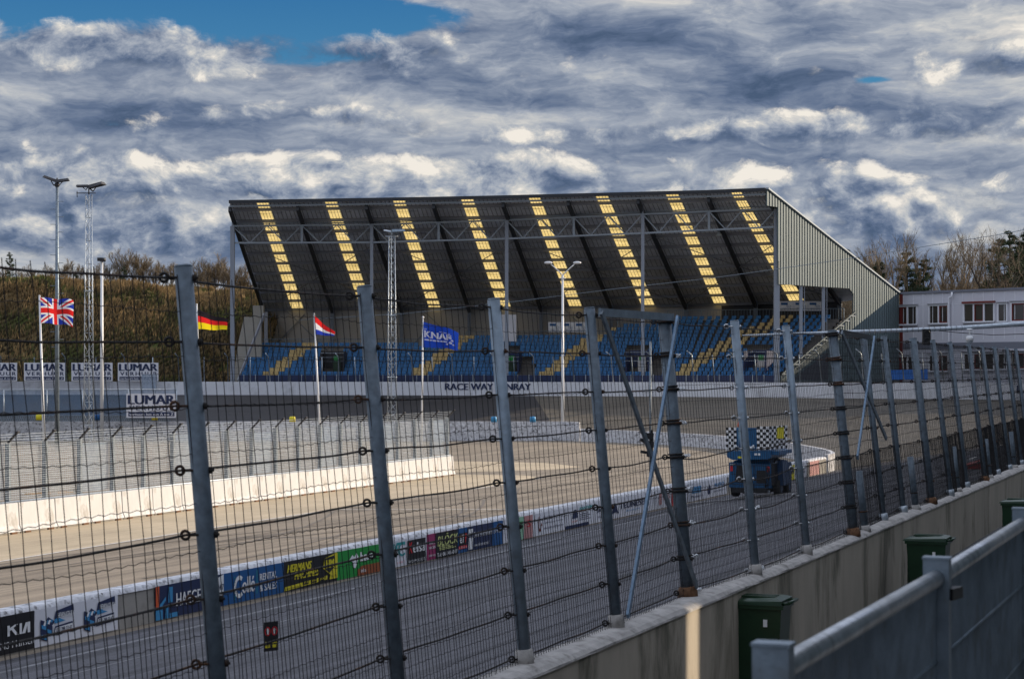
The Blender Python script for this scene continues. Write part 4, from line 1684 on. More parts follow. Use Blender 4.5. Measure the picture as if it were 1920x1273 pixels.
t, tp = lattice('floodlight_mast', 'tall triangular lattice mast with two dark floodlights at the left', 166.5, 365, 140, .44, .72, .15)
g = MB(); g.tube([tp + Vector((-.9, 0, .1)), tp + Vector((.5, 0, .1))], .035, 5)
g.tube([tp + Vector((-.85, 0, .25)), tp + Vector((-.85, 0, -.2))], .03, 5); g.tube([tp + Vector((0, 0, 0)), tp + Vector((0, 0, .45))], .05, 5); g.build('top_bracket', M['dark_metal'], t)
floodhead(t, tp + Vector((-.1, -.1, .52)), pi * 1.02, .06, .72); floodhead(t, tp + Vector((.15, -.05, .45)), -.15, .30, 1.0)
t, tp = lattice('floodlight_mast', 'slender pale lattice mast standing before the grandstand roof', 734.5, 444, 148, .46, .74, .2, bays=26)
floodhead(t, tp + Vector((.1, -.1, .35)), .2, .10, .85, M['galv']); floodhead(t, tp + Vector((-.1, 0, .35)), pi, .22, .5, M['galv_light'])
g = MB(); g.tube([tp + Vector((-.5, 0, .02)), tp + Vector((.5, 0, .02))], .04, 5); g.tube([tp, tp + Vector((0, 0, .4))], .05, 5); g.build('top_bracket', M['galv_light'], t)

b = px(107, 700, 138); b.z = .15; topz = CAMZ + (695 - 347) / F * 138
t = thing('floodlight_pole', 'single steel pole with climbing pegs and two dark floodlights at far left', 'floodlight pole', b)
g = MB(); g.tube([b, b + Vector((0, 0, topz * .55)), Vector((b.x, b.y, topz))], [.17, .14, .10], 10); g.build('pole', M['galv'], t)
g = MB()
z = 7.5; k = 0
while z < topz - 1:
    g.tube([Vector((b.x, b.y, z)), Vector((b.x + (.48 if k % 2 else -.48), b.y - .05, z))], .02, 4); z += .55; k += 1
g.build('climbing_pegs', M['galv'], t)
tp = Vector((b.x, b.y, topz))
floodhead(t, tp + Vector((-.05, 0, .15)), pi, .42, .92); floodhead(t, tp + Vector((.05, 0, .18)), .1, .22, .78)
g = MB(); g.sphere(tp, .2, 8, 5); g.tube([tp, tp + Vector((0, 0, .5))], .06, 5); g.build('pole_cap', M['dark_metal'], t)

b = px(191, 700, 149); b.z = .2; tz = CAMZ + (695 - 491) / F * 149
t = thing('speaker_pole', 'plain pale pole topped by a small camera housing beside the lattice mast', 'camera pole', b)
g = MB(); g.tube([b, Vector((b.x, b.y, tz))], [.15, .10], 10); g.build('pole', M['pole_white'], t)
g = MB(); g.box((b.x - .1, b.y, tz + .18), (.42, .5, .26)); g.tube([(b.x + .08, b.y, tz + .02), (b.x + .08, b.y, tz + .3)], .22, 10); g.build('camera_housing', M['dark_metal'], t)

# double-headed street lamp
b = px(1055, 700, 153); b.z = .3; tz = CAMZ + (695 - 516) / F * 153
t = thing('street_lamp', 'white double-armed street lamp standing before the middle of the grandstand', 'street lamp', b)
g = MB(); g.tube([b, (b.x, b.y, 5), (b.x, b.y, 5.2), (b.x, b.y, tz)], [.14, .13, .11, .09], 10); g.build('pole', M['pole_white'], t)
g = MB(); tp = Vector((b.x, b.y, tz))
for s_ in (-1, 1):
    g.tube([tp, tp + Vector((s_ * .25, 0, .25)), tp + Vector((s_ * .65, 0, .62)), tp + Vector((s_ * .95, 0, .88))], .05, 6)
g.torus(tp + Vector((0, 0, -.25)), (0, 0, 1), .2, .04, 12, 5)
g.build('arm', M['pole_white'], t)
for s_ in (-1, 1):
    g = MB(); g.sphere(tp + Vector((s_ * 1.15, 0, .98)), .34, 10, 6, 0, (1, .55, .36)); g.build('lamp_head', M['pole_white'], t)

# signal cluster on the advert wall
p0 = path_at_px(AW, 1229); p0 = Vector((p0.x - .2, p0.y + .2, AH))
t = thing('signal_pole', 'slim pole on the low wall with three dark hooded signal lamps', 'signal', p0)
g = MB(); g.tube([p0, p0 + Vector((0, 0, CAMZ + (695 - 640) / F * p0.y - AH))], .045, 8); g.build('pole', M['bar_steel'], t)
for (x, y) in ((1214, 818), (1214, 833), (1215, 851)):
    c = px(x, y, p0.y - .1); g = MB()
    g.beam(c + Vector((.25, 0, 0)), c + Vector((-.05, 0, .02)), .22, .26); g.beam(c + Vector((-.05, 0, .06)), c + Vector((-.30, -.05, .22 if y < 840 else .1)), .2, .12)
    g.build('signal_lamp', M['black'], t)
g = MB(); c = px(1222, 835, p0.y); g.box(c, (.10, .08, 1.3)); g.build('bracket', M['black'], t)

# cantilever arm with traffic signal and dome camera over the straight
gp = Vector((23.4, 74.0, 1.9))
t = thing('signal_gantry', 'long tapering steel arm reaching over the straight from the right', 'gantry', gp)
g = MB(); g.tube([gp, gp + Vector((0, 0, 6.5))], [.22, .18], 12); g.build('post', M['galv'], t)
A_ = [px(1995, 602, 75), px(1920, 607, 75), px(1800, 615, 75.2), px(1700, 619, 75.4), px(1600, 622, 75.6), px(1480, 626, 75.8), px(1392, 629, 76)]
A_ = [Vector((gp.x, gp.y, A_[0].z + .05))] + A_
g = MB(); g.tube(A_, [.13, .12, .105, .09, .08, .07, .05, .035], 10); g.build('arm', M['galv_light'], t)
g = MB()
for i in range(30):
    q = i / 30; p = A_[1].lerp(A_[4], q) if q < .999 else A_[4]
    X = lerp(1915, 1610, q); yy = interp([1600, 1700, 1800, 1920], [622, 619, 615, 607], X); p = px(X, yy, 75.2)
    g.torus(p, (1, 0, 0), lerp(.108, .082, q), .006, 10, 4)
g.build('cable_ties', M['dark_metal'], t)
g = MB(); p = [px(1760, 620, 75.1), px(1800, 624, 75.1), px(1860, 628, 75.1), px(1930, 626, 75.1)]; g.tube(p, .014, 4); g.build('loose_cable', M['dark_metal'], t)
g = MB(); g.box(px(1737, 632, 75) + Vector((0, 0, 0)), (.30, .2, .62))
for y in (625, 639): g.torus(px(1737, y, 75) + Vector((0, -.12, 0)), (0, 1, .15), .11, .02, 14, 5)
for y in (620,): g.tube([px(1733, 617, 75), px(1733, 622, 75)], .02, 5); g.tube([px(1741, 617, 75), px(1741, 622, 75)], .02, 5)
g.build('traffic_signal', M['black'], None, label='black two-lamp traffic signal hanging under the steel arm', category='traffic signal')
c = px(1818, 637, 75)
t = thing('dome_camera', 'white dome camera on a short stem under the steel arm', 'camera', c)
g = MB(); g.tube([px(1818, 617, 75), px(1818, 631, 75)], .03, 8); g.tube([px(1813, 618, 74.9), px(1823, 618, 74.9)], .04, 8); g.build('stem', M['pole_white'], t)
g = MB(); g.tube([c + Vector((0, 0, .16)), c + Vector((0, 0, .12)), c + Vector((0, 0, -.04))], [.07, .13, .15], 14); g.build('housing', M['pole_white'], t)
g = MB(); g.sphere(c + Vector((0, 0, -.05)), .13, 14, 8, 0, (1, 1, 1.0)); g.build('dome', M['galv_light'], t)

# overhead line across the scene
g = MB()
pl = [(560, 600, 170), (760, 588, 168), (970, 565, 165), (1160, 541, 162), (1340, 521, 158), (1461, 504, 154), (1607, 483, 150), (1736, 462, 146), (1868, 441, 142), (1990, 418, 138)]
pp = [px(*a) for a in pl]
g.tube(pp, .022, 4)
for i in range(5, len(pp) - 1):
    for q in (.2, .7):
        p = pp[i].lerp(pp[i + 1], q); g.tube([p - Vector((0, 0, .07)), p + Vector((0, 0, .07))], .02, 4)
g.build('overhead_cable', M['galv'], None, label='thin cable rising to the right across the stand roof and the trees', category='cable')

# ------------------------------------------------------------------ grandstand
FXs = [430, 557, 686, 812, 942, 1064, 1195, 1327, 1435]
RF = []
for x in FXs:
    Y = interp([430, 870, 1340, 1435], [181.7, 177.8, 171.4, 169.0], x)
    y = interp([430, 870, 1340, 1435], [380, 373, 361, 357], x)
    RF.append(px(x, y, Y))
RBp = [(497, 585, 214), (625, 582, 213), (755, 582, 212), (882, 581, 210), (1017, 580, 208), (1149, 579, 206), (1289, 576, 203), (1420, 572, 200), (1578, 566, 197)]
RB = [px(*p) for p in RBp]
VB = px(1683, 551, 194)


def R(a, t, dz=0.0):
    a = max(0, min(8, a)); i = min(7, int(a)); f = a - i
    p = RF[i].lerp(RF[i + 1], f).lerp(RB[i].lerp(RB[i + 1], f), t)
    return p + Vector((0, 0, dz))


CT = [(436, 185.0), (697, 183.5), (950, 180.5), (1205, 175.5), (1456, 171.5)]
CC = [Vector(((x - 960) / F * Y, Y, 3.4)) for x, Y in CT]


def Cc(a):
    i = min(3, int(a / 2)); f = a / 2 - i
    # gentle curve through the columns
    p0 = CC[max(0, i - 1)]; p1 = CC[i]; p2 = CC[i + 1]; p3 = CC[min(4, i + 2)]
    t = f
    return .5 * ((2 * p1) + (p2 - p0) * t + (2 * p0 - 5 * p1 + 4 * p2 - p3) * t * t + (3 * p1 - p0 - 3 * p2 + p3) * t ** 3) if 0 < i < 3 else p1.lerp(p2, f)


def dirb(a):
    v = R(a, 1) - R(a, 0); v.z = 0; v.normalize()
    k = max(0, min(1, (a - 6.5) / 1.5))
    return v.lerp(Vector((.555, .83, 0)), k).normalized()


gs = thing('grandstand', 'large covered grandstand with dark sloping roof, yellowed rooflight strips and blue seats', 'grandstand', (0, 182, 3.4))
S0, S1 = .40, .58          # rooflight strip inside each bay
g = MB(); gr = MB()
for i in range(8):
    for (u0, u1) in ((i, i + S0), (i + S1, i + 1)):
        rows = [[R(lerp(u0, u1, q / 2), t / 8) for q in range(3)] for t in range(9)]
        g.grid(rows, 0, None, False)
        rows = [[R(lerp(u0, u1, q / 2), t / 8, .12) for q in range(3)][::-1] for t in range(9)]
        g.grid(rows, 1, None, False)
    for q in range(16):
        u = i + (q + .5) / 16
        if S0 - .01 < u - i < S1 + .01: continue
        gr.beam(R(u, .003, -.025), R(u, .995, -.025), .045, .045)
# wedge of roof out to the flared end wall
g.add([R(8, 0), R(8, 1), VB, R(8, 0) + Vector((.1, .1, 0))], [(0, 1, 2, 3)], 0)
g.add([R(8, 0, .12), R(8, 1, .12), VB + Vector((0, 0, .12)), R(8, 0, .12) + Vector((.1, .1, 0))], [(3, 2, 1, 0)], 1)
g.build('roof', [M['roof_dark'], M['clad']], gs)
gr.build('roof_ribs', M['roof_rib'], gs)
for i in range(8):
    g = MB()
    rows = [[R(i + S0, t / 12, .06), R(i + S1, t / 12, .06)] for t in range(13)]
    g.grid(rows, 0, None, False)
    sl = g.build('rooflight', M['skylight'], gs)
    g = MB()
    for q in range(1, 4): g.beam(R(i + lerp(S0, S1, q / 4), .003, .02), R(i + lerp(S0, S1, q / 4), .995, .02), .025, .05)
    g.build('glazing_bar', M['roof_rib'], sl)
for q in range(11):
    g = MB()
    t = .045 + q * .092
    for i in range(8):
        g.beam(R(i, t, -.17), R(i + 1, t, -.17), .09, .30)
    g.build('purlin', M['roof_steel'], gs)
    for i in range(8):
        c = i + .49
        MB().beam(R(c - .24, t + .035, -.12), R(c + .24, t + .035, -.12), .03, .03).build('trimmer_bar', M['roof_steel'], gs)
for i in range(9):
    g = MB()
    g.beam(R(i, .01, -.50), R(i, .99, -.50), .28, .46)
    g.beam(R(i, .01, -.30), R(i, .99, -.30), .10, .2)
    g.build('rafter', M['rafter'], gs)
g = MB()
for i in range(8):
    a = R(i, 0, 0); b = R(i + 1, 0, 0); o = Vector((0, -.18, 0))
    g.beam(a + o + Vector((0, 0, .05)), b + o + Vector((0, 0, .05)), .22, .30)
g.build('gutter', M['fascia_and_shade'], gs)
g = MB()
for i in range(8): g.beam(R(i, .006, -.27), R(i + 1, .006, -.27), .12, .16)
g.build('eaves_beam', M['truss'], gs)
g = MB()
for i in (0, 2, 4, 6):
    for (a, ta, b, tb) in ((i, .93, i + 2, .30), (i, .30, i + 2, .93)):
        g.tube([R(a, ta, -.5), R(b, tb, -.5)], .045, 5)
g.build('bracing_rods', M['roof_steel'], gs)
# columns and truss
TT = [424, 421.5, 413, 402, 391]; TBt = [455.6, 454.7, 447.8, 437.4, 425.6]
top = [px(CT[i][0], TT[i], CT[i][1]) for i in range(5)]
bot = [px(CT[i][0], TBt[i], CT[i][1]) for i in range(5)]
for i in range(5):
    g = MB()
    wd = (.40, .30, .34, .30, .50)[i]
    g.box((CC[i] + top[i]) / 2, (wd, wd, (top[i] - CC[i]).length), 0)
    k = R(i * 2, .1)
    g.beam(top[i], Vector((top[i].x, top[i].y, 21.0 if i < 4 else 20.2)), .14, .14)
    g.build('column', M['column'], gs)
for i in range(4):
    g = MB()
    A0, A1, B0, B1 = top[i], top[i + 1], bot[i], bot[i + 1]
    g.beam(A0, A1, .13, .16); g.beam(B0, B1, .13, .16)
    g.beam(A0 + Vector((0, 1.1, .3)), A1 + Vector((0, 1.1, .3)), .10, .10)
    n = 8
    for q in range(n):
        u0 = A0.lerp(A1, q / n) if q % 2 == 0 else B0.lerp(B1, q / n)
        u1 = B0.lerp(B1, (q + 1) / n) if q % 2 == 0 else A0.lerp(A1, (q + 1) / n)
        g.beam(u0, u1, .085, .085)
        if q % 2 == 0: g.beam(A0.lerp(A1, q / n) + Vector((0, 1.1, .3)), B0.lerp(B1, (q + 1) / n), .05, .05)
    g.beam(A0.lerp(A1, .5), B0.lerp(B1, .5), .22, .16)
    g.build('roof_truss', M['truss'], gs)
g = MB(); c = px(1348, 437, 178)
g.tube([px(1348, 418, 178), px(1348, 434, 178)], .03, 5); g.tube([c + Vector((0, 0, .2)), c, c - Vector((0, 0, .25)), c - Vector((0, 0, .3))], [.08, .14, .32, .30], 10)
g.build('hanging_lamp', M['galv_light'], gs)

# end wall on the right
e0 = Vector((RF[8].x, RF[8].y, 0)); e1 = Vector((VB.x, VB.y, 0)); ed = (e1 - e0).normalized(); en = Vector((ed.y, -ed.x, 0))


def on_end(x, y, lift=0.0):
    """point of the end wall plane met by the ray through x,y"""
    k = (x - 960) / F
    s_ = (e0.x - k * e0.y) / (k * ed.y - ed.x)
    p = e0 + ed * s_
    return Vector((p.x, p.y, CAMZ + (695 - y) / F * p.y)) + en * (.12 + lift)


def s_of(p): return (Vector((p.x, p.y, 0)) - e0).dot(ed)


upper = [(1435.5, 354), (1683, 550), (1683, 716), (1560, 716), (1560, 627), (1598, 590), (1598, 551), (1590, 541), (1458, 533), (1456, 389), (1436, 386)]
P3 = [on_end(*p) for p in upper]
g = MB(); g.prism(P3, -en * .12, 0)
g.build('end_cladding', M['clad_dk'], gs)
g = MB()
pol = [(s_of(p), p.z) for p in P3]
s_ = pol[0][0] + .1
while s_ < pol[1][0]:
    zs = []
    for (a, b) in zip(pol, pol[1:] + pol[:1]):
        if (a[0] - s_) * (b[0] - s_) < 0: zs.append(a[1] + (b[1] - a[1]) * (s_ - a[0]) / (b[0] - a[0]))
    zs.sort()
    for q in range(0, len(zs) - 1, 2):
        c = e0 + ed * s_ + en * .145
        g.box((c.x, c.y, (zs[q] + zs[q + 1]) / 2), (.30, .07, zs[q + 1] - zs[q]), 0, (ed, en, Vector((0, 0, 1))))
    s_ += .56
g.build('cladding_sheet', M['clad'], gs)
g = MB(); g.beam(on_end(1435, 353.5, .06), on_end(1684, 550, .06), .3, .14)
g.build('verge_trim', M['truss'], gs)
for x in (1503, 1545):
    g = MB(); g.beam(on_end(x, 533, -.2), on_end(x, 690, -.2), .3, .3); g.beam(on_end(x + 3.5, 538, -.02), on_end(x + 3.5, 625, -.02), .05, .08)
    g.build('end_post', M['column'], gs)
# stepped edge of the terrace with its screen below
g = MB()
sp = [on_end(1600 - q * 10.5, 583 + q * 9.1, .06) for q in range(14)]
for a, b in zip(sp, sp[1:]):
    g.beam(a, Vector((a.x, a.y, b.z)), .08, .10, up=(1, 0, 0)); g.beam(Vector((a.x, a.y, b.z)), b, .08, .10)
g.build('stepped_edge', M['bar_steel'], gs)
g = MB()
poly = [on_end(1598, 590), on_end(1560, 626), on_end(1560, 716), on_end(1462, 716), on_end(1462, 706)]
g.prism(poly, -en * .1, 0)
g.prism([on_end(1482, 712, .03), on_end(1550, 712, .03), on_end(1550, 660, .03)], en * .02, 1)  # dark triangle coloured in as the shaded opening below the stair
g.build('screen_wall', [M['clad_dk'], M['fascia_and_shade']], gs)
g = MB()
for q in range(46):
    x = 1463 + q * 3.0
    yt = interp([1462, 1598], [704, 588], x)
    if x < 1552 and x > 1480 and False: continue
    yb = 716 if x < 1480 or x > 1552 else interp([1480, 1552], [712, 660], x)
    g.beam(on_end(x, yt, .05), on_end(x, yb, .05), .07, .03, up=(1, 0, 0))
g.build('screen_slats', M['clad_dk'], gs)
g = MB(); g.beam(on_end(1462, 702, .1), on_end(1600, 585, .1), .06, .12); g.beam(on_end(1462, 712, .1), on_end(1560, 628, .1), .05, .05)
g.build('stair_stringer', M['clad_dk'], gs)

# terraces and seats
SA = [0.0]; NA = 400
pts = [Cc(8 * k / NA) for k in range(NA + 1)]
for k in range(NA): SA.append(SA[-1] + (pts[k + 1] - pts[k]).length)


def a_of_s(s_):
    lo = 0; hi = NA
    while hi - lo > 1:
        m = (lo + hi) // 2
        if SA[m] <= s_: lo = m
        else: hi = m
    return 8 * (lo + (s_ - SA[lo]) / max(1e-6, SA[hi] - SA[lo])) / NA


def proj(p): return 960 + F * p.x / p.y, 695 - F * (p.z - CAMZ) / p.y


def seat_pos(a, r): return Cc(a) + dirb(a) * (1.1 + .75 * r) + Vector((0, 0, 5.0 + .36 * r - 3.4))


def ytop(x): return interp([400, 848, 860, 1118, 1150, 1290, 1700], [640, 640, 625, 625, 608, 587, 587], x)


blocks = [(.12, 3.22, 9), (3.22, 5.35, 11), (5.35, 6.0, 14), (6.0, 8.0, 17)]
g = MB()
for (a0, a1, nr) in blocks:
    n = 12
    for r in range(nr + 1):
        top_ = []; fr = []; lo = []; bk = []
        for q in range(n + 1):
            a = lerp(a0, a1, q / n)
            p = seat_pos(a, r - .45); z = 5.0 + .36 * r - .42
            p2 = seat_pos(a, r + .55)
            top_.append(Vector((p2.x, p2.y, z))); fr.append(Vector((p.x, p.y, z))); lo.append(Vector((p.x, p.y, z - .36)))
        g.grid([lo, fr], 0, None, False); g.grid([fr, top_], 0, None, False)
    # block sides and back
    for a in (a0, a1):
        f0 = seat_pos(a, -.45); b0 = seat_pos(a, nr + .55)
        g.add([Vector((f0.x, f0.y, 3.3)), Vector((b0.x, b0.y, 3.3)), Vector((b0.x, b0.y, 5 + .36 * nr - .42)), Vector((f0.x, f0.y, 4.58))], [(0, 1, 2, 3)])
    bk = [seat_pos(lerp(a0, a1, q / n), nr + .55) for q in range(n + 1)]
    g.grid([[Vector((p.x, p.y, 3.3)) for p in bk], [Vector((p.x, p.y, 5 + .36 * nr - .42)) for p in bk]], 0, None, False)
g.build('terrace', M['step'], gs)

VOM = [(625, 668), (952, 668), (1196, 666), (1420, 664)]
total_s = SA[-1]
stripe_px = [500, 775, 1020, 1265, 1478]
def s_at_px(x):
    return min((abs(proj(seat_pos(8 * k / NA, 0))[0] - x), SA[k]) for k in range(NA + 1))[1]
stripes = [s_at_px(x) for x in stripe_px]
seats = []
for r in range(17):
    s_ = .9
    while s_ < total_s - .4:
        a = a_of_s(s_); p = seat_pos(a, r)
        x, y = proj(p + Vector((0, 0, .5)))
        s_ += .52
        if y < ytop(x) - .5: continue
        if any(abs(x - vx) < 22 and vy - 24 < y < vy + 22 for vx, vy in VOM): continue
        if any(abs(x - vx - 34) < 15 and vy - 6 < y < vy + 30 for vx, vy in VOM[1:3]): continue
        tan_ = any(abs(s_ - .52 - (q + .36 * r)) < .82 for q in stripes)
        seats.append((p, dirb(a), 1 if tan_ else 0, (p - Vector((0, 0, CAMZ))).length))
seats.sort(key=lambda q: q[3])


def seat_geo(g, p, d, mi):
    sd = Vector((d.y, -d.x, 0)); up = Vector((0, 0, 1)); w2 = .225
    # pan
    pan = [(-.22, .02), (-.20, .06), (.14, .03), (.20, .05), (.27, .36), (.235, .365), (.165, .09), (-.18, .02)]
    fr = [p + d * a + up * b for a, b in pan]
    n = len(pan)
    vs = [q - sd * w2 for q in fr] + [q + sd * w2 for q in fr]
    fs = [tuple(range(n)), tuple(range(2 * n - 1, n - 1, -1))] + [(i, n + i, n + (i + 1) % n, (i + 1) % n) for i in range(n)]
    g.add(vs, fs, mi)


for p, d, mi, _ in seats[:100]:
    g = MB(); seat_geo(g, p, d, 0)
    g.build('seat', M['seat_tan'] if mi else M['seat_blue'], gs)
g = MB()
for p, d, mi, _ in seats[100:]: seat_geo(g, p, d, mi)
g.build('seat_rows', [M['seat_blue'], M['seat_tan']], gs, kind='stuff')

# stairwell boxes
for (vx, vy) in VOM:
    k = min(range(NA + 1), key=lambda k: abs(proj(seat_pos(8 * k / NA, 2.4))[0] - vx))
    a = 8 * k / NA; c = seat_pos(a, 2.4); d = dirb(a); sd = Vector((d.y, -d.x, 0))
    ax = (sd, d, Vector((0, 0, 1)))
    g = MB()
    c.z = 5.9
    g.box(c - sd * 1.05 + d * .6 + Vector((0, 0, .7)), (.12, 2.6, 2.0), 0, ax); g.box(c + sd * 1.05 + d * .6 + Vector((0, 0, .7)), (.12, 2.6, 2.0), 0, ax)
    g.box(c + d * 1.6 + Vector((0, 0, 1.0)), (2.2, .12, 1.6), 0, ax)
    v = g.build('stairwell_wall', M['navy'] if vx != 625 else M['dark_metal'], gs)
    g = MB(); g.box(c + d * .2 + sd * .3 + Vector((0, 0, .55)), (.75, .06, 1.5), 0, ax)
    g.build('door', M['back_panel'] if vx > 1000 else M['bin'], v)
    g = MB(); g.box(c + d * .15 + sd * .3 + Vector((0, 0, 1.1)), (.5, .05, .45), 0, ax); g.build('exit_sign', M['green'], v)
    g = MB()
    for z in (.2, .6, 1.0): g.tube([c - sd * 1.15 - d * .9 + Vector((0, 0, z + .6)), c + sd * 1.15 - d * .9 + Vector((0, 0, z + .6))], .025, 4)
    g.build('rail', M['galv_light'], v)

# blue parapet along the front
g = MB(); gj = MB()
N_ = 48
for k in range(N_):
    a = 8 * (k + .02) / N_; b = 8 * (k + .98) / N_
    p = Cc(a) - dirb(a) * .25; q = Cc(b) - dirb(b) * .25
    if k == 0: p = p.lerp(q, .6)
    p.z = q.z = 4.5
    g.beam(p, q, .06, 1.75)
    gj = MB(); gj.beam(Vector((p.x, p.y, 3.6)) - dirb(a) * .06, Vector((p.x, p.y, 5.45)) - dirb(a) * .06, .05, .05)
    gj.build('parapet_post', M['galv_light'], gs)
g.build('front_parapet', M['navy'], gs)

# back wall panels, posts and rails
g = MB(); g2 = MB()
for k in range(32):
    a = 8 * k / 32; b = 8 * (k + 1) / 32
    p = R(a, .985); q = R(b, .985)
    m_ = g if a < 6.5 else g2
    m_.add([Vector((p.x, p.y, 3.3)), Vector((q.x, q.y, 3.3)), q - Vector((0, 0, .15)), p - Vector((0, 0, .15))], [(0, 1, 2, 3)])
    m_.add([Vector((p.x, p.y + .3, 3.3)), Vector((q.x, q.y + .3, 3.3)), q + Vector((0, .3, -.1)), p + Vector((0, .3, -.1))], [(3, 2, 1, 0)])
g.build('back_wall', M['back_panel'], gs); g2.build('back_wall', M['fascia_and_shade'], gs)  # second wall part coloured dark for the shade above the right seats
g = MB()
for i in range(0, 9):
    g = MB()
    p = R(i, .965)
    g.beam(Vector((p.x, p.y, 3.4)), p, .38, .38)
    if i < 7:
        q = R(i, .965); h = 3.4
        g.tube([Vector((q.x - 5, q.y, q.z - .4)), Vector((q.x, q.y, 7.5))], .06, 5) if i % 2 else g.tube([Vector((q.x + .2, q.y, 7.5)), Vector((q.x + 4.5, q.y, q.z - .6))], .06, 5)
    g.build('back_post', M['column'], gs)
for (a0, a1, nr) in blocks:
    g = MB()
    n = int((a1 - a0) * 32)
    prev = None
    for q in range(n + 1):
        a = lerp(a0, a1, q / n); p = seat_pos(a, nr + .4 + (.6 if nr > 15 else 0)); z = 5 + .36 * nr - .42
        b0 = Vector((p.x, p.y, z)); t0 = Vector((p.x, p.y, z + (1.15 if nr < 15 else 1.05)))
        g.tube([b0, t0], .014 if q % 8 else .04, 4, 0, False)
        if prev: g.tube([prev, t0], .03, 4, 0, False)
        prev = t0
    g.build('rear_railing', M['galv'], gs)
# concrete flank at the left end
g = MB()
g.prism([px(458, 594, 190), px(490, 594, 190), px(490, 716, 190), px(437, 716, 190), px(447, 640, 190)], (0, .8, 0))
g.prism([px(474, 573, 192), px(494, 573, 192), px(494, 600, 192), px(474, 600, 192)], (0, 1, 0))
g.build('flank_wall', M['beige_conc'], gs)
MB().beam(px(496, 588, 189), px(446, 714, 187), .2, .2).build('flank_brace', M['roof_steel'], gs)
g = MB(); g.beam(px(499, 585, 200), px(499, 700, 200), .35, .35); g.build('flank_brace', M['roof_steel'], gs)


# banners hung inside the stand
def plane_surf(x0, y0, x1, y1, Y0, Y1=None):
    Y1 = Y1 or Y0

    def f(u, v, lift=0.0):
        Y = lerp(Y0, Y1, u)
        return px(lerp(x0, x1, u), lerp(y1, y0, v), Y) + Vector((0, -lift - .01, 0))
    return f


def hung(x0, y0, x1, y1, Y, base, label, draw, mats, name='banner', cat='banner', Y1=None):
    f = plane_surf(x0, y0, x1, y1, Y, Y1)
    t = thing(name, label, cat, f(.5, 0))
    g = MB(); g.prism([f(0, 0), f(1, 0), f(1, 1), f(0, 1)], (0, .03, 0)); g.build('board', base, t)
    for dr in (draw if isinstance(draw, list) else [draw]):
        if dr:
            g = MB(); dr(g, f); g.build('print', mats, t)
    return t


def sp_panel(o):
    def d(g, f):
        put_rect(g, (o + .03, .10, o + .31, .90), f, 1, .015)
        put_rect(g, (o + .04, .62, o + .2, .86), f, 0, .02); T(g, 'VERKOOP', (o + .05, .16, o + .28, .32), f, 0, .0); T(g, 'TECH', (o + .16, .36, o + .28, .6), f, 0, .01)
    return d


d_sp = [sp_panel(0.0), sp_panel(.34), sp_panel(.67)]
hung(1461, 565, 1541, 583, 186, M['whiteb'], 'long white banner with blue prints on the upper rail at the right end', d_sp, [M['blue'], M['white']], Y1=187)
hung(1028, 604, 1101, 623, 190, M['whiteb'], 'white banner with blue prints on the rail at the middle of the stand', d_sp, [M['blue'], M['white']])
hung(939, 590, 968, 640, 189, M['whiteb'], 'tall blank white double panel on the back of the stand', None, None)

# lettered boards on the fence at far left


def d_lum(g, f):
    T(g, 'LUMAR', (.04, .56, .97, .94), f, 0, .07); T(g, 'VERHUUR', (.06, .31, .97, .50), f, 0, .03, .02, 1.35)
    put_rect(g, (.04, .06, .97, .24), f, 0, .02); T(g, 'verhuurt het van A tot Z', (.06, .09, .95, .20), f, 1, .015, .03)


for (x0, x1, lb) in ((-44, 32, 'white hire board cut by the left edge, first of the far row'), (45, 122, 'white hire board behind the peg pole, second of the far row'),
                     (134, 211, 'white hire board behind the lattice mast, third of the far row'), (221, 297, 'white hire board with clear sky-blue box before it, rightmost of the far row')):
    hung(x0, 680, x1, 714.5, 182.6, M['whiteb'], lb, d_lum, [M['navy'], M['whiteb']], 'hire_board', 'board')
hung(237, 738, 330, 783, 148.6, M['whiteb'], 'nearer larger white hire board fixed low on the blue sheeted fence', d_lum, [M['navy'], M['whiteb']], 'hire_board', 'board')

# sheeted pit fence on the barrier
pf = thing('sheeted_fence', 'low fence of blue tinted clear sheets in a steel frame before the far track', 'fence', px(160, 740, 149.5))
g = MB()
for x in (-60, 7, 88, 155, 241, 331): g.tube([px(x, 791, 149.6), px(x, 730, 149.6)], .05, 5)
g.tube([px(-80, 731, 149.6), px(331, 730, 149.6)], .04, 5)
g.build('frame', M['galv_light'], pf)
for x0, x1 in ((-60, 7), (7, 88), (88, 155), (155, 241), (241, 331)):
    MB().quad(px(x0, 780, 149.7), px(x1, 780, 149.7), px(x1, 731, 149.7), px(x0, 731, 149.7)).build('clear_sheet', M['pane_blue'], pf)
g = MB()
for q in range(92): g.box(px(-60 + q * 4.1, 782, 149.3), (.07, .1, .30)); g.box(px(-58 + q * 4.1, 787, 149.3), (.07, .1, .22))
g.tube([px(-70, 779, 149.3), px(320, 779, 149.3)], .03, 4); g.tube([px(-70, 789, 149.3), px(320, 789, 149.3)], .03, 4)
g.build('crash_rail', M['galv'], pf)
for x, m_, lb in ((73, 'yellow', 'yellow marker block on the rail at far left'), (184, 'blue', 'blue marker block on the rail beside the pale pole'), (290, 'yellow', 'yellow marker block under the near hire board'),
                  (548, 'yellow', 'yellow drum top beyond the mesh fence'), (926, 'blue_lt', 'blue drum top on the white barrier behind a near post'), (999, 'blue_lt', 'blue drum top alone on the white barrier')):
    p = px(x, 789 if x > 500 else 785, 149.2)
    g = MB(); g.tube([p - Vector((0, 0, .1)), p + Vector((0, 0, .28)), p + Vector((0, 0, .34))], [.24, .24, .18], 10)
    g.build('marker_drum', M[m_], None, label=lb, category='marker')
t = thing('control_box', 'pale blue translucent cabin on legs before the rightmost hire board', 'cabin', px(280, 730, 176))
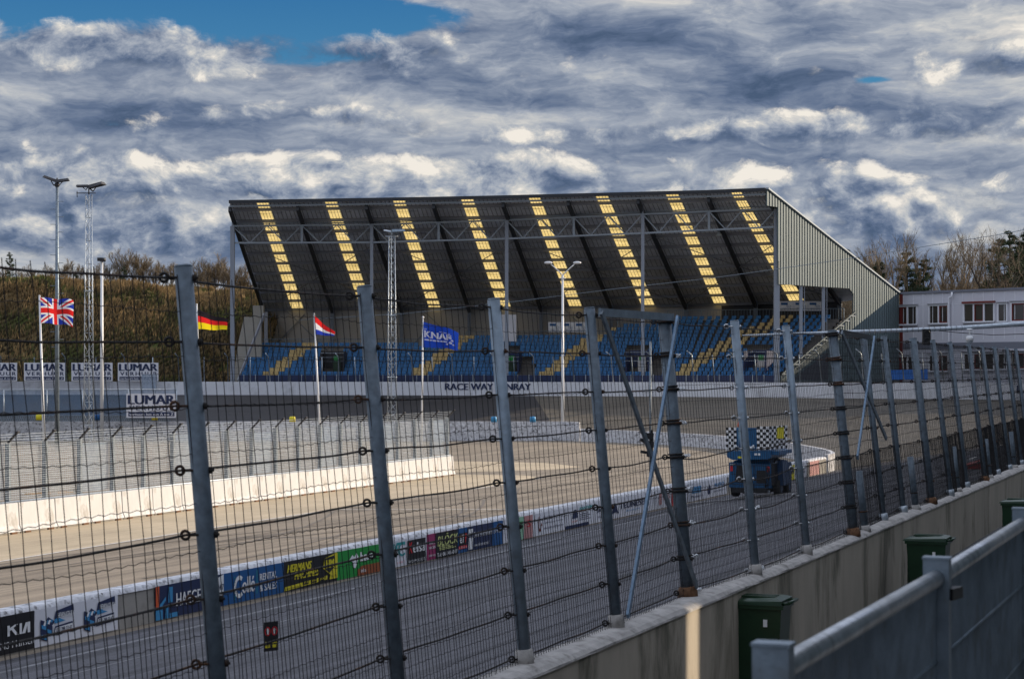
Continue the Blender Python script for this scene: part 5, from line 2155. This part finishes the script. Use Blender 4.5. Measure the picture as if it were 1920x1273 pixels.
g = MB(); g.box(px(280, 717, 176), (1.25, .8, 1.5)); g.build('cabin', M['poly2'], t)
g = MB()
for x in (268, 292): g.beam(px(x, 730, 175.9), px(x, 768, 175.9), .06, .06)
for q in range(5): g.tube([px(268 + q * 6, 703, 176), px(271 + q * 6, 700, 176), px(274 + q * 6, 703, 176)], .04, 4)
g.build('frame', M['frame_grey'], t)

# ------------------------------------------------------------------ panelled building at the right
q0 = px(1690, 552, 193.8); q1 = px(1920, 543, 182.4); q0.z = q1.z = 13.5
bd = (q1 - q0).normalized(); bn = Vector((bd.y, -bd.x, 0))
q00 = q0


def fac(x, y, lift=0.0):
    k = (x - 960) / F
    s_ = (q00.x - k * q00.y) / (k * bd.y - bd.x)
    p = q00 + bd * s_
    return Vector((p.x, p.y, CAMZ + (695 - y) / F * p.y)) + bn * lift


bt = thing('clubhouse', 'long two-storey white panelled building with red-brown window frames right of the stand', 'building', (q0.x + 8, q0.y, 3.4))
g = MB()
far = q0 + bd * 42
bk = -bn * 14
base = [q0, far, far + bk, q0 + bk]
g.prism([Vector((p.x, p.y, 3.3)) for p in base], (0, 0, 10.2))
g.build('wall', M['panel_white'], bt)
g = MB(); g.prism([Vector((p.x, p.y, 13.5)) + (bn * .15 if i < 2 else -bn * .1) for i, p in enumerate(base)], (0, 0, .22)); g.build('roof', M['band_grey'], bt)
g = MB()
zj = [13.5, 11.55, 7.9]
s_ = .3
Lb = 42
while s_ < Lb:
    p = q0 + bd * s_
    g.box(Vector((p.x, p.y, 11.2)) + bn * .015, (.06, .03, 4.7), 0, (bd, bn, Vector((0, 0, 1))))
    g.box(Vector((p.x, p.y, 5.6)) + bn * .015, (.06, .03, 4.2), 0, (bd, bn, Vector((0, 0, 1))))
    s_ += 1.22
for z in (12.35,): g.box(q0 + bd * (Lb / 2) + Vector((0, 0, z - 13.5)) + bn * .012, (Lb, .02, .03), 0, (bd, bn, Vector((0, 0, 1))))
g.build('panel_joints', M['panel_joint'], bt)
g = MB(); g.box(q0 + bd * (Lb / 2) + Vector((0, 0, 8.25 - 13.5)) + bn * .02, (Lb, .05, .62), 0, (bd, bn, Vector((0, 0, 1)))); g.build('grey_band', M['band_grey'], bt)
g = MB(); g.box(q0 + bd * .05 + Vector((0, 0, 8.6 - 13.5)) + bn * .05, (.28, .14, 9.8), 0, (bd, bn, Vector((0, 0, 1)))); g.build('red_corner_trim', M['frame_red'], bt)
g = MB()
g.tube([fac(1788, 548, .25), fac(1788, 556, .25), fac(1783, 558, .25), fac(1782, 564, .25), fac(1782, 643, .25), fac(1782, 700, .25)], .10, 8)
g.build('downpipe', M['panel_joint'], bt)


def window(x0, x1, yt, yb, n, red, trim=False):
    a = fac(x0, yt); b = fac(x1, yt); c = fac(x0, yb)
    W = (Vector((b.x, b.y, 0)) - Vector((a.x, a.y, 0))).length; H = a.z - c.z
    ax = (bd, bn, Vector((0, 0, 1)))
    o = Vector((a.x, a.y, c.z))
    g = MB()
    for s0 in [0] + [W * q / n for q in range(1, n)] + [W]:
        g.box(o + bd * s0 + bn * .06 + Vector((0, 0, H / 2)), (.16, .16, H + .1), 0, ax)
    for z in (0, H): g.box(o + bd * (W / 2) + bn * .065 + Vector((0, 0, z)), (W + .16, .18, .12), 0, ax)
    fr = g.build('window', M['panel_joint'] if not trim else M['panel_joint'], bt)
    g = MB()
    for q in range(n):
        if red[q]:
            for z in (.12, H - .12): g.box(o + bd * (W * (q + .5) / n) + bn * .04 + Vector((0, 0, z)), (W / n - .16, .12, .12), 0, ax)
            for s0 in (q, q + 1): g.box(o + bd * (W * s0 / n + (.12 if s0 == q else -.12)) + bn * .04 + Vector((0, 0, H / 2)), (.09, .12, H - .1), 0, ax)
    if trim: g.box(o + bd * (W / 2) + bn * .16 + Vector((0, 0, H + .12)), (W + .2, .3, .18), 0, ax)
    if g.v: g.build('frame', M['frame_red'], fr)
    g = MB()
    for q in range(n): g.box(o + bd * (W * (q + .5) / n) + bn * .012 + Vector((0, 0, H / 2)), (W / n - .1, .02, H - .05), 0, ax)
    g.build('pane', M['pane'], fr)
    g = MB(); g.box(o + bd * (W / 2) + bn * .14 + Vector((0, 0, -.1)), (W + .1, .24, .07), 0, ax); g.build('sill', M['frame_grey'], fr)
    if not trim:
        g = MB(); g.box(o + bd * (W / 2) + bn * .13 + Vector((0, 0, H + .14)), (W + .3, .24, .10), 0, ax); g.build('hood', M['frame_grey'], fr)


for yo, hh in ((0, 34), (93, 30)):
    window(1685, 1720, 575 + yo, 575 + yo + hh, 2, (1, 0)); window(1743, 1779, 573 + yo, 573 + yo + hh, 2, (0, 1))
    window(1808, 1865, 570 + yo, 570 + yo + hh, 3, (0, 1, 0), yo == 0); window(1872, 1889, 570 + yo, 570 + yo + hh - 1, 1, (0,))
    window(1897, 1950, 568 + yo, 568 + yo + hh + 1, 2, (1, 0))
# blue barrier boards and a dark screen at the foot of the building
g = MB(); g.prism([px(1661, 712, 166), px(1740, 712, 160), px(1739, 692, 160), px(1662, 694, 166)], (0, .3, 0))
g.build('blue_hoarding', M['sheet_blue'], None, label='bright blue hoarding low behind the far wall at the foot of the building', category='hoarding')

# ------------------------------------------------------------------ trees
def branch(g, p, d, L, r, depth, rnd, spread, tw, mi_t, upb=.06):
    n = 3
    pts = [p]; q = p.copy(); dd = d.copy()
    for i in range(n):
        dd = (dd + Vector((rnd.uniform(-1, 1), rnd.uniform(-1, 1), rnd.uniform(-.6, 1))) * .16 + Vector((0, 0, upb))).normalized()
        q = q + dd * (L / n); pts.append(q.copy())
    if depth == 0:
        # fine twig: a thin sliver
        s_ = dd.cross(Vector((rnd.uniform(-1, 1), rnd.uniform(-1, 1), .3))).normalized() * max(r * 1.4, .016)
        g.add([p + s_, p - s_, q], [(0, 1, 2)], mi_t)
        for k in range(tw):
            t = rnd.uniform(.2, .95); a = p.lerp(q, t)
            e = (dd + Vector((rnd.uniform(-1, 1), rnd.uniform(-1, 1), rnd.uniform(-.5, 1))) * .9).normalized() * L * rnd.uniform(.35, .75)
            g.add([a + s_ * .7, a - s_ * .7, a + e], [(0, 1, 2)], mi_t)
        return
    g.tube(pts, [r, r * .85, r * .7, r * .55], 5 if depth > 2 else 3, 0 if depth > 1 else mi_t, False)
    k = rnd.choice((3, 3, 4)) if depth > 1 else 4
    for i in range(k):
        t = rnd.uniform(.35, 1.0) if i else 1.0
        j = min(n - 1, int(t * n)); a = pts[j].lerp(pts[j + 1], t * n - j if t < 1 else 1)
        side = Vector((rnd.uniform(-1, 1), rnd.uniform(-1, 1), rnd.uniform(-.15, .5)))
        nd = (dd + side * spread).normalized()
        branch(g, a, nd, L * rnd.uniform(.58, .82), r * .55, depth - 1, rnd, spread, tw, mi_t, upb)


def bare_tree(name, H, depth, seed, spread, label, tw=5, mats=None, trunkk=.28, multi=1, cat='tree'):
    rnd = random.Random(seed)
    t = thing(name, label, cat, (0, 0, 0))
    g = MB()
    for m_ in range(multi):
        o = Vector((rnd.uniform(-.3, .3), rnd.uniform(-.3, .3), 0)) * (multi > 1)
        d = Vector((rnd.uniform(-.2, .2), rnd.uniform(-.2, .2), 1)).normalized()
        branch(g, Vector((0, 0, H * trunkk * .85)) + o, d, H * .34, H * .016, depth, rnd, spread, tw, 1)
        if multi == 1: branch(g, Vector((0, 0, H * trunkk * .7)), (d + Vector((.9, .2, 0))).normalized(), H * .26, H * .012, depth - 1, rnd, spread, tw, 1)
        if multi == 1: branch(g, Vector((0, 0, H * trunkk * .6)), (d + Vector((-.9, .3, 0))).normalized(), H * .26, H * .012, depth - 1, rnd, spread, tw, 1)
    g.build('crown', mats or [M['bark'], M['twig']], t, True)
    g = MB(); g.tube([(0, 0, -1), (0, 0, H * trunkk * .4), (0, 0, H * trunkk * .9)], [H * .024, H * .019, H * .015], 8)
    g.build('trunk', (mats or [M['bark']])[0], t, True)
    return t


def pine(name, H, seed, label, low=.35):
    rnd = random.Random(seed)
    t = thing(name, label, 'tree', (0, 0, 0))
    g = MB(); g.tube([(0, 0, -1), (H * .01, 0, H * .5), (0, 0, H * .97)], [H * .018, H * .013, H * .004], 7)
    gc = MB()
    n = 26
    for i in range(n):
        z = H * lerp(low, .98, i / n); ww = H * lerp(.15, .03, (i / n) ** 1.3) * rnd.uniform(.65, 1.15)
        for k in range(3):
            a = rnd.uniform(0, 2 * pi)
            e = Vector((cos(a) * ww, sin(a) * ww, z + ww * rnd.uniform(-.05, .4)))
            g.tube([(0, 0, z), e * .5 + Vector((0, 0, z * .5)), e], [H * .005, H * .003, H * .0015], 3, 0, False)
            for c_ in range(4):
                c = Vector((0, 0, z)).lerp(e, rnd.uniform(.45, 1.05)); rr = ww * rnd.uniform(.16, .32)
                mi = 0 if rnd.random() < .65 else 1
                for q in range(46):
                    v = Vector((rnd.gauss(0, 1), rnd.gauss(0, 1), rnd.gauss(0, .6) )) * rr * .55
                    w_ = Vector((rnd.uniform(-1, 1), rnd.uniform(-1, 1), rnd.uniform(-.4, 1))).normalized() * rnd.uniform(.10, .26)
                    s_ = w_.cross(Vector((rnd.uniform(-1, 1), rnd.uniform(-1, 1), rnd.uniform(-1, 1)))).normalized() * .045
                    gc.add([c + v - s_, c + v + s_, c + v + w_], [(0, 1, 2)], mi)
    g.build('trunk', M['bark_dk'], t, True)
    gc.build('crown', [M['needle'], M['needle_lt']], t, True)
    return t


def place(proto, X, Y, z, s_, rz, label=None, group=None, first=False):
    t = proto if first else copy_tree(proto)
    t.location = (X, Y, z); t.scale = (s_, s_, s_); t.rotation_euler = (0, 0, rz)
    if label: t['label'] = label
    if group: t['group'] = group
    return t


# right side, behind the building
big = bare_tree('bare_tree', 15, 5, 11, .95, 'broad bare tree with dark spreading limbs above the panelled building roof', 4, [M['bark_dk'], M['bark']])
big.location = (50.5, 209, 3.4); big.scale = (1.0, 1.0, 1.05)
protoA = bare_tree('brushwood_tree', 13, 4, 21, .85, 'x', 9, [M['bark'], M['twig']], .18, 3)
protoB = bare_tree('brushwood_tree', 13, 4, 35, .95, 'x', 9, [M['bark'], M['twig']], .18, 3)
protoC = bare_tree('slender_bare_tree', 15, 4, 44, .42, 'x', 6, [M['bark'], M['twig']], .30, 2)
rnd = random.Random(3)
LBR = 'bushy brown leafless tree in the thick belt behind the panelled building'
k = 0
for row, (Yb, sc0) in enumerate(((214, .78), (222, .92), (231, 1.0), (240, 1.05), (250, 1.1))):
    x = 1555 + row * 9
    while x < 1990:
        Y = Yb + rnd.uniform(-3, 3); X = (x - 960) / F * Y
        pr = (protoA, protoB)[k % 2]
        hk = interp([1560, 1640, 1700, 1760, 1820, 1990], [.80, .92, .92, .88, .98, 1.02], x)
        place(pr, X, Y, 3.0, sc0 * hk * rnd.uniform(.88, 1.06), rnd.uniform(0, 6), LBR, 'brown belt of leafless trees', first=k < 2)
        k += 1
        x += rnd.uniform(19, 30)
for i, (x, ytp, Y) in enumerate(((1700, 452, 228), (1762, 455, 236), (1785, 448, 232), (1640, 470, 236), (1672, 466, 240), (1898, 446, 240))):
    h = CAMZ + (695 - ytp) / F * Y - 3.0
    place(protoC, (x - 960) / F * Y, Y, 3.0, h / 17.5, i * 1.3, 'slender bare tree rising just above the brown belt at the right', 'slender bare trees over the belt', first=i == 0)
pA = pine('pine_tree', 16, 5, 'x', .40); pB = pine('pine_tree', 16, 9, 'x', .5); pC = pine('pine_tree', 16, 13, 'x', .3)
for i, (x, ytp, Y, lb) in enumerate(((1893, 425, 222, 'tall dark pine at the right edge, the highest tree'), (1932, 420, 226, 'dark pine cut by the right edge of the picture'),
                                     (1874, 438, 219, 'dark pine with an open crown left of the tallest pine'), (1700, 466, 230, 'dark pine among the brown belt between stand roof and bare tree'),
                                     (1582, 462, 250, 'small dark pine tip peeping over the sloping end of the stand roof'), (1604, 474, 246, 'lower dark pine beside the tip over the stand roof'),
                                     (1732, 480, 226, 'dark pine half sunk in the brown belt left of the broad bare tree'), (1646, 486, 230, 'low dark pine in the brown belt near the roof slope'),
                                     (1915, 445, 230, 'shaded pine behind the tallest pine at the right edge'))):
    h = CAMZ + (695 - ytp) / F * Y - 3.0
    pr = (pA, pB, pC)[i % 3]
    place(pr, (x - 960) / F * Y, Y, 3.0, h / 16, i * 1.7, lb, 'pines at the right', first=i < 3)
# left side, on the embankment crest
pD = place(pC, (18 - 960) / F * 226, 226, 14.6, (CAMZ + (695 - 470) / F * 226 - 14.6) / 16 * 1.0, .5, 'small young pine standing alone on the embankment at far left', 'conifers on the embankment')
sm = bare_tree('bare_shrub', 5, 4, 61, .6, 'x', 7, [M['bark'], M['twig']], .12, 3, 'shrub')
sm2 = bare_tree('bare_shrub', 5, 4, 73, .5, 'x', 7, [M['bark'], M['twig']], .15, 2, 'shrub')
for i, (x, ytp, zb) in enumerate(((60, 503, 16.5), (95, 500, 16.4), (125, 492, 16.4), (150, 498, 16.4), (176, 505, 16.3), (205, 492, 16.2), (232, 478, 16.1), (255, 474, 16.0), (272, 486, 16.0), (300, 492, 15.8),
                                  (318, 500, 15.6), (345, 505, 15.4), (372, 500, 15.0), (392, 490, 14.8), (408, 487, 14.6), (425, 497, 14.4), (450, 505, 14.0), (470, 515, 13.4), (488, 535, 13), (40, 508, 16.6), (218, 505, 16), (110, 510, 16.2),
                                  (285, 505, 15.6), (400, 512, 14.5), (440, 520, 13.6), (382, 515, 14.7), (260, 500, 15.6), (460, 530, 13), (5, 505, 16.8), (190, 508, 16))):
    Y = 228 + (i % 5)
    h = CAMZ + (695 - ytp) / F * Y - (zb - 2.0)
    place((sm, sm2)[i % 2], (x - 960) / F * Y, Y, zb - 2.0, h / 4.7, i * 2.1, 'leafless thin shrub along the crest of the embankment', 'leafless shrubs on the embankment crest', first=i < 2)
for i, (x, ytp, lb) in enumerate(((232, 497, 'small dark conifer among the shrubs right of the lattice mast'), (142, 508, 'tiny dark conifer on the crest between pole and lattice mast'))):
    place(pA, (x - 960) / F * 227, 227, 13.8, (CAMZ + (695 - ytp) / F * 227 - 13.8) / 16, i, lb, 'conifers on the embankment')

# ------------------------------------------------------------------ blue work truck
ang = atan2(U.y, U.x) - pi / 2
vp = Vector((9.25, 82.0, 0)) + N * 1.0
vp.z = on_track(82.5, 13.9).z + .0
tr = thing('work_truck', 'dark blue work truck seen from behind with chequered boards on its raised platform', 'truck', vp, None, ang)


def L(*a): return Vector(a)


g = MB()
g.prism([L(-.98, 0, .42), L(.86, 0, .42), L(.86, 0, 1.42), L(-.98, 0, 1.48)], (0, 2.7, 0), 0)
g.prism([L(-.92, .1, 1.42), L(.80, .1, 1.42), L(.62, .3, 1.66), L(-.3, .3, 1.66), L(-.8, .25, 1.55)], (0, 1.9, 0), 0)
g.box((-.05, .9, 1.62), (1.0, 1.2, .35), 0)
g.build('body', M['truck'], tr, True)
g = MB(); g.prism([L(-.72, -.02, .66), L(-.28, -.02, .60), L(-.30, -.02, 1.34), L(-.64, -.02, 1.36)], (0, .03, 0)); g.prism([L(-.20, -.02, .64), L(.02, -.02, .64), L(.02, -.02, .95), L(-.20, -.02, .95)], (0, .03, 0))
g.prism([L(.22, -.02, .62), L(.62, -.02, .62), L(.62, -.02, 1.16), L(.22, -.02, 1.16)], (0, .03, 0)); g.box((0, .5, .32), (1.5, 1.6, .2))
g.build('grille', M['black'], tr, True)
g = MB(); g.box((.42, -.1, .28), (.8, .08, .12)); g.box((-.82, -.02, 1.40), (.22, .03, .05)); g.build('bumper', M['galv_light'], tr, True)
g = MB(); g.prism([L(1.02, .55, .5), L(1.25, .55, .5), L(1.22, .55, 1.55), L(.98, .55, 1.58)], (0, .9, 0)); g.box((1.12, 1.9, 1.0), (.2, .6, .9)); g.build('side_guard', M['truck_dk'], tr, True)
g = MB(); g.box((.93, .6, 1.0), (.12, 1.3, .9)); g.tube([(.9, .3, 1.5), (.98, .3, 1.62), (1.18, .3, 1.62)], .05, 6); g.build('side_recess', M['black'], tr, True)
for (x, y) in ((-.80, .45), (.98, .75), (-.80, 2.3), (.98, 2.3)):
    g = MB(); wd = .28
    g.tube([(x - wd / 2, y, .40), (x - wd / 2 + .03, y, .40), (x + wd / 2 - .03, y, .40), (x + wd / 2, y, .40)], [.36, .40, .40, .36], 20)
    wh = g.build('wheel', M['rubber'], tr, True)
    g = MB(); g.tube([(x - wd / 2 - .01, y, .40), (x + wd / 2 + .01, y, .40)], .20, 12); g.build('rim', M['truck_dk'], wh, True)
g = MB()
g.prism([L(-.98, -.35, 1.72), L(-.72, -.35, 1.60), L(.80, -.35, 1.66), L(.92, -.35, 1.72), L(.92, -.35, 2.02), L(-.98, -.35, 1.98)], (0, 2.9, 0))
g.box((.98, 1.0, 1.92), (.5, 2.4, .16))
g.build('platform', M['truck'], tr, True)
g = MB()
for z in (2.0,): g.box((-.55, -.3, 2.48), (.10, .1, 1.0)); g.box((.0, -.3, 2.5), (.7, .12, .95)); g.box((.46, 1.0, 2.5), (.1, 2.4, .95)); g.box((-.98, 1.0, 2.45), (.06, 2.4, .9))
g.build('platform_sides', M['truck'], tr, True)
g = MB()


def checker(x0, x1, z0, z1, y, nx, nz, X2=None, Y2=None):
    for i in range(nx):
        for j in range(nz):
            a0 = i / nx; a1 = (i + 1) / nx; b0 = lerp(z0, z1, j / nz); b1 = lerp(z0, z1, (j + 1) / nz)
            if X2 is None: P = lambda a: (lerp(x0, x1, a), y)
            else: P = lambda a: (lerp(x0, X2, a), lerp(y, Y2, a))
            (xa, ya), (xb, yb) = P(a0), P(a1)
            wv_ = .02 * sin(i * 1.9)
            g.quad(L(xa, ya + wv_, b0), L(xb, yb - wv_, b0), L(xb, yb - wv_, b1), L(xa, ya + wv_, b1), (i + j) % 2)


checker(-1.02, -.56, 2.02, 2.98, -.38, 4, 8)
g.build('chequered_flag_board', [M['white'], M['black']], tr, True); g = MB()
checker(.33, .86, 2.06, 3.04, -.40, 4, 8)
checker(.86, .86, 2.06, 3.04, -.39, 8, 8, 1.18, 1.6)
g.build('chequered_flag_board', [M['white'], M['black']], tr, True)
g = MB(); g.quad(L(1.0, .42, 2.5), L(1.14, 1.15, 2.5), L(1.14, 1.15, 2.98), L(1.0, .42, 2.98)); g.build('yellow_panel', M['yellow'], tr, True)
for x in (-.86, .74):
    g = MB(); g.box((x, -.03, 1.22), (.10, .04, .22)); g.build('tail_light', M['red'], tr, True)
g = MB(); g.tube([(-.6, .2, 3.0), (-.6, .2, 3.08), (-.6, .2, 3.2)], [.07, .07, .03], 8); g.build('beacon', M['orange'], tr, True)
g = MB(); g.tube([(.72, -.04, 1.3), (.80, -.12, 1.0), (.74, -.10, .6), (.6, -.06, .45)], .025, 6); g.tube([(.66, -.04, 1.32), (.70, -.14, .9), (.62, -.08, .5)], .02, 6); g.build('hoses', M['rubber'], tr, True)
g = MB()
for z in (.55, .98, 1.36): g.box((-.05, -.006, z), (1.7, .012, .018))
for x in (-.26, .12, .70): g.box((x, -.006, .9), (.018, .012, .9))
g.build('panel_gaps', M['black'], tr, True)
g = MB(); g.box((.28, -.37, 1.86), (.10, .03, .09)); g.box((.42, -.37, 1.86), (.10, .03, .09)); g.build('reflector', M['white'], tr, True)
g = MB(); g.box((-.35, -.36, 1.72), (.3, .03, .08)); g.build('number_plate', M['yellow'], tr, True)

# fallen red barrier piece on the track
t_ = on_track(84, 5.3)
g = MB()
g.prism([t_ + Vector((-.8, 0, 0)), t_ + Vector((.75, 0, 0.0)), t_ + Vector((.72, 0, .42)), t_ + Vector((.35, 0, .40)), t_ + Vector((-.55, 0, .18))], (.1, .5, .05))
g.build('red_wedge', M['red_plastic'], None, label='dark red plastic wedge lying on the track behind the fence at the right', category='barrier')

# ------------------------------------------------------------------ spectator side: bins, rail, terrace
def make_bin(loc, label):
    t = thing('wheelie_bin', label, 'bin', loc, 'green wheelie bins along the wall', radians(-111))
    g = MB()
    lo = [(-.24, -.27, .06), (.24, -.27, .06), (.24, .25, .06), (-.24, .25, .06)]
    mid = [(-.265, -.32, .62), (.265, -.32, .62), (.265, .30, .62), (-.265, .30, .62)]
    hi = [(-.275, -.345, .97), (.275, -.345, .97), (.275, .32, .97), (-.275, .32, .97)]
    g.add(lo + mid + hi, [(3, 2, 1, 0)] + [(i, (i + 1) % 4, 4 + (i + 1) % 4, 4 + i) for i in range(4)] + [(4 + i, 4 + (i + 1) % 4, 8 + (i + 1) % 4, 8 + i) for i in range(4)] + [(8, 9, 10, 11)])
    for x in (-.15, 0, .15): g.box((x, -.335, .45), (.03, .02, .6))
    g.build('body', M['bin'], t, True)
    g = MB(); g.box((0, -.01, .975), (.60, .72, .045)); g.build('rim', M['bin'], t, True)
    g = MB()
    a = [(-.31, -.41, 1.0), (.31, -.41, 1.0), (.31, .33, 1.0), (-.31, .33, 1.0)]
    b = [(-.30, -.38, 1.035), (.30, -.38, 1.035), (.30, .33, 1.06), (-.30, .33, 1.06)]
    c = [(-.20, -.28, 1.06), (.20, -.28, 1.06), (.20, .24, 1.09), (-.20, .24, 1.09)]
    g.add(a + b + c, [(3, 2, 1, 0)] + [(i, (i + 1) % 4, 4 + (i + 1) % 4, 4 + i) for i in range(4)] + [(4 + i, 4 + (i + 1) % 4, 8 + (i + 1) % 4, 8 + i) for i in range(4)] + [(8, 9, 10, 11)])
    for x in (-.1, 0, .1): g.box((x, -.02, 1.085), (.05, .46, .02))
    g.tube([(-.24, .40, 1.03), (.24, .40, 1.03)], .022, 8)
    for x in (-.24, .24): g.tube([(x, .32, 1.02), (x, .40, 1.03)], .02, 6)
    g.build('lid', M['bin'], t, True)
    g = MB(); g.box((.281, .12, .78), (.012, .05, .09)); g.build('sticker', M['white'], t, True)
    for x in (-.27, .27):
        g = MB(); g.tube([(x - .025, .27, .11), (x + .025, .27, .11)], .11, 14); g.build('wheel', M['rubber'], t, True)
    return t


b1 = make_bin((3.12, 24.05, 1.9), 'nearest green wheelie bin, against the warm lit stretch of concrete wall')
b2 = copy_tree(b1); b2.location = (7.15, 32.9, 1.9); b2['label'] = 'green wheelie bin half hidden by the foreground handrail, second along the wall'
b3 = copy_tree(b1); b3.location = (11.15, 42.2, 1.9); b3['label'] = 'farthest green wheelie bin, cut by the right edge of the picture'

k = .7
RP = [Vector((-.32 * k, 3.6 * k, 0)), Vector((.883 * k, 6.49 * k, 0)), Vector((2.097 * k, 9.47 * k, 0)), Vector((3.42 * k, 12.86 * k, 0)), Vector((4.75 * k, 16.2 * k, 0)), Vector((6.1 * k, 19.6 * k, 0))]
hr = thing('handrail', 'blurred galvanised handrail with square posts and mesh infill in the near foreground', 'railing', (RP[2].x, RP[2].y, 4.0))
for i, p in enumerate(RP[1:5]):
    g = MB(); d = U
    g.box(p + Vector((0, 0, 4.575)), (.060, .088, 1.15), 0, (U, N, Vector((0, 0, 1))))
    g.box(p + Vector((0, 0, 5.155)), (.066, .094, .008), 0, (U, N, Vector((0, 0, 1))))
    po = g.build('post', M['galv'], hr)
    g = MB(); g.beam(p + Vector((0, 0, 5.03)) + N * .03, p + U * .10 + N * .05 + Vector((0, 0, 5.03)), .05, .04); g.build('clamp', M['black'], po)
for i in range(1, 5):
    a = RP[i]; b = RP[i + 1]
    g = MB()
    d = (b - a).normalized(); r_ = .030
    g.tube([a + d * .03 + Vector((0, 0, 5.085)), b - d * .03 + Vector((0, 0, 5.085))], r_, 18)
    g.build('top_rail', M['rail'], hr)
    g = MB()
    n = int((b - a).length / .035)
    for q in range(1, n):
        p = a.lerp(b, q / n); g.tube([p + Vector((0, 0, 4.05)), p + Vector((0, 0, 5.06))], .0035, 4, 0, False)
    for z in (4.10, 4.45, 4.80): g.tube([a + Vector((0, 0, z)), b + Vector((0, 0, z))], .008, 5)
    g.build('mesh_infill', M['galv'], hr)
    g = MB(); g.quad(a - N * .012 + Vector((0, 0, 4.05)), b - N * .012 + Vector((0, 0, 4.05)), b - N * .012 + Vector((0, 0, 5.05)), a - N * .012 + Vector((0, 0, 5.05)))
    g.build('infill_sheet', M['infill_sheet'], hr)

# the terrace the picture is taken from and the long covered stand behind it
def rowline(d, s0, s1):
    o = Vector((fenceX(0), 0, 0)) + N * d
    return o + U * s0, o + U * s1


ter = thing('spectator_stand', 'covered spectator stand on the near side of the straight behind the handrail', 'grandstand', (10, 20, 1.9))
a, b = rowline(6.15, -25, 30)
g = MB()
g.prism([Vector((a.x, a.y, 1.9)), Vector((b.x, b.y, 1.9)), Vector((b.x, b.y, 0)) + N * 4.2 + Vector((0, 0, 1.9)), Vector((a.x, a.y, 0)) + N * 4.2 + Vector((0, 0, 1.9))], (0, 0, 2.15))
g.build('terrace', M['conc'], ter)
SHH = 14.7
a, b = rowline(10.6, -70, 135)
g = MB()
up = Vector((0, 0, 1))
def wallpiece(s0, s1, z0, z1):
    o = Vector((fenceX(0), 0, 0)) + N * 10.8
    c = o + U * ((s0 + s1) / 2)
    g.box(Vector((c.x, c.y, (z0 + z1) / 2)), (s1 - s0, .4, z1 - z0), 0, (U, N, up))


hs0 = (Vector((15.8, 29.2, 0)) - Vector((fenceX(0), 0, 0))).dot(U)
cuts = [(hs0 - 1.1, hs0 - .2, 6.6, 8.5)]  # opening added out of view to throw a sunlit patch on the near wall
s_ = -70
for (c0, c1, z0, z1) in cuts:
    wallpiece(s_, c0, 1.8, SHH); wallpiece(c0, c1, 1.8, z0); wallpiece(c0, c1, z1, SHH); s_ = c1
wallpiece(s_, 135, 1.8, SHH)
g.build('back_wall', M['clad'], ter)
g = MB()
g.prism([Vector((a.x, a.y, SHH)) - N * 1.0, Vector((b.x, b.y, SHH)) - N * 1.0, Vector((b.x, b.y, SHH - .9)) + N * 6, Vector((a.x, a.y, SHH - .9)) + N * 6], (0, 0, .2))
g.build('roof', M['roof_dark'], ter)
for q in range(24):
    p = a.lerp(b, (q + .5) / 24)
    MB().box(Vector((p.x, p.y, 7.2)) - N * .25, (.3, .3, 11), 0, (U, N, up)).build('column', M['column'], ter)
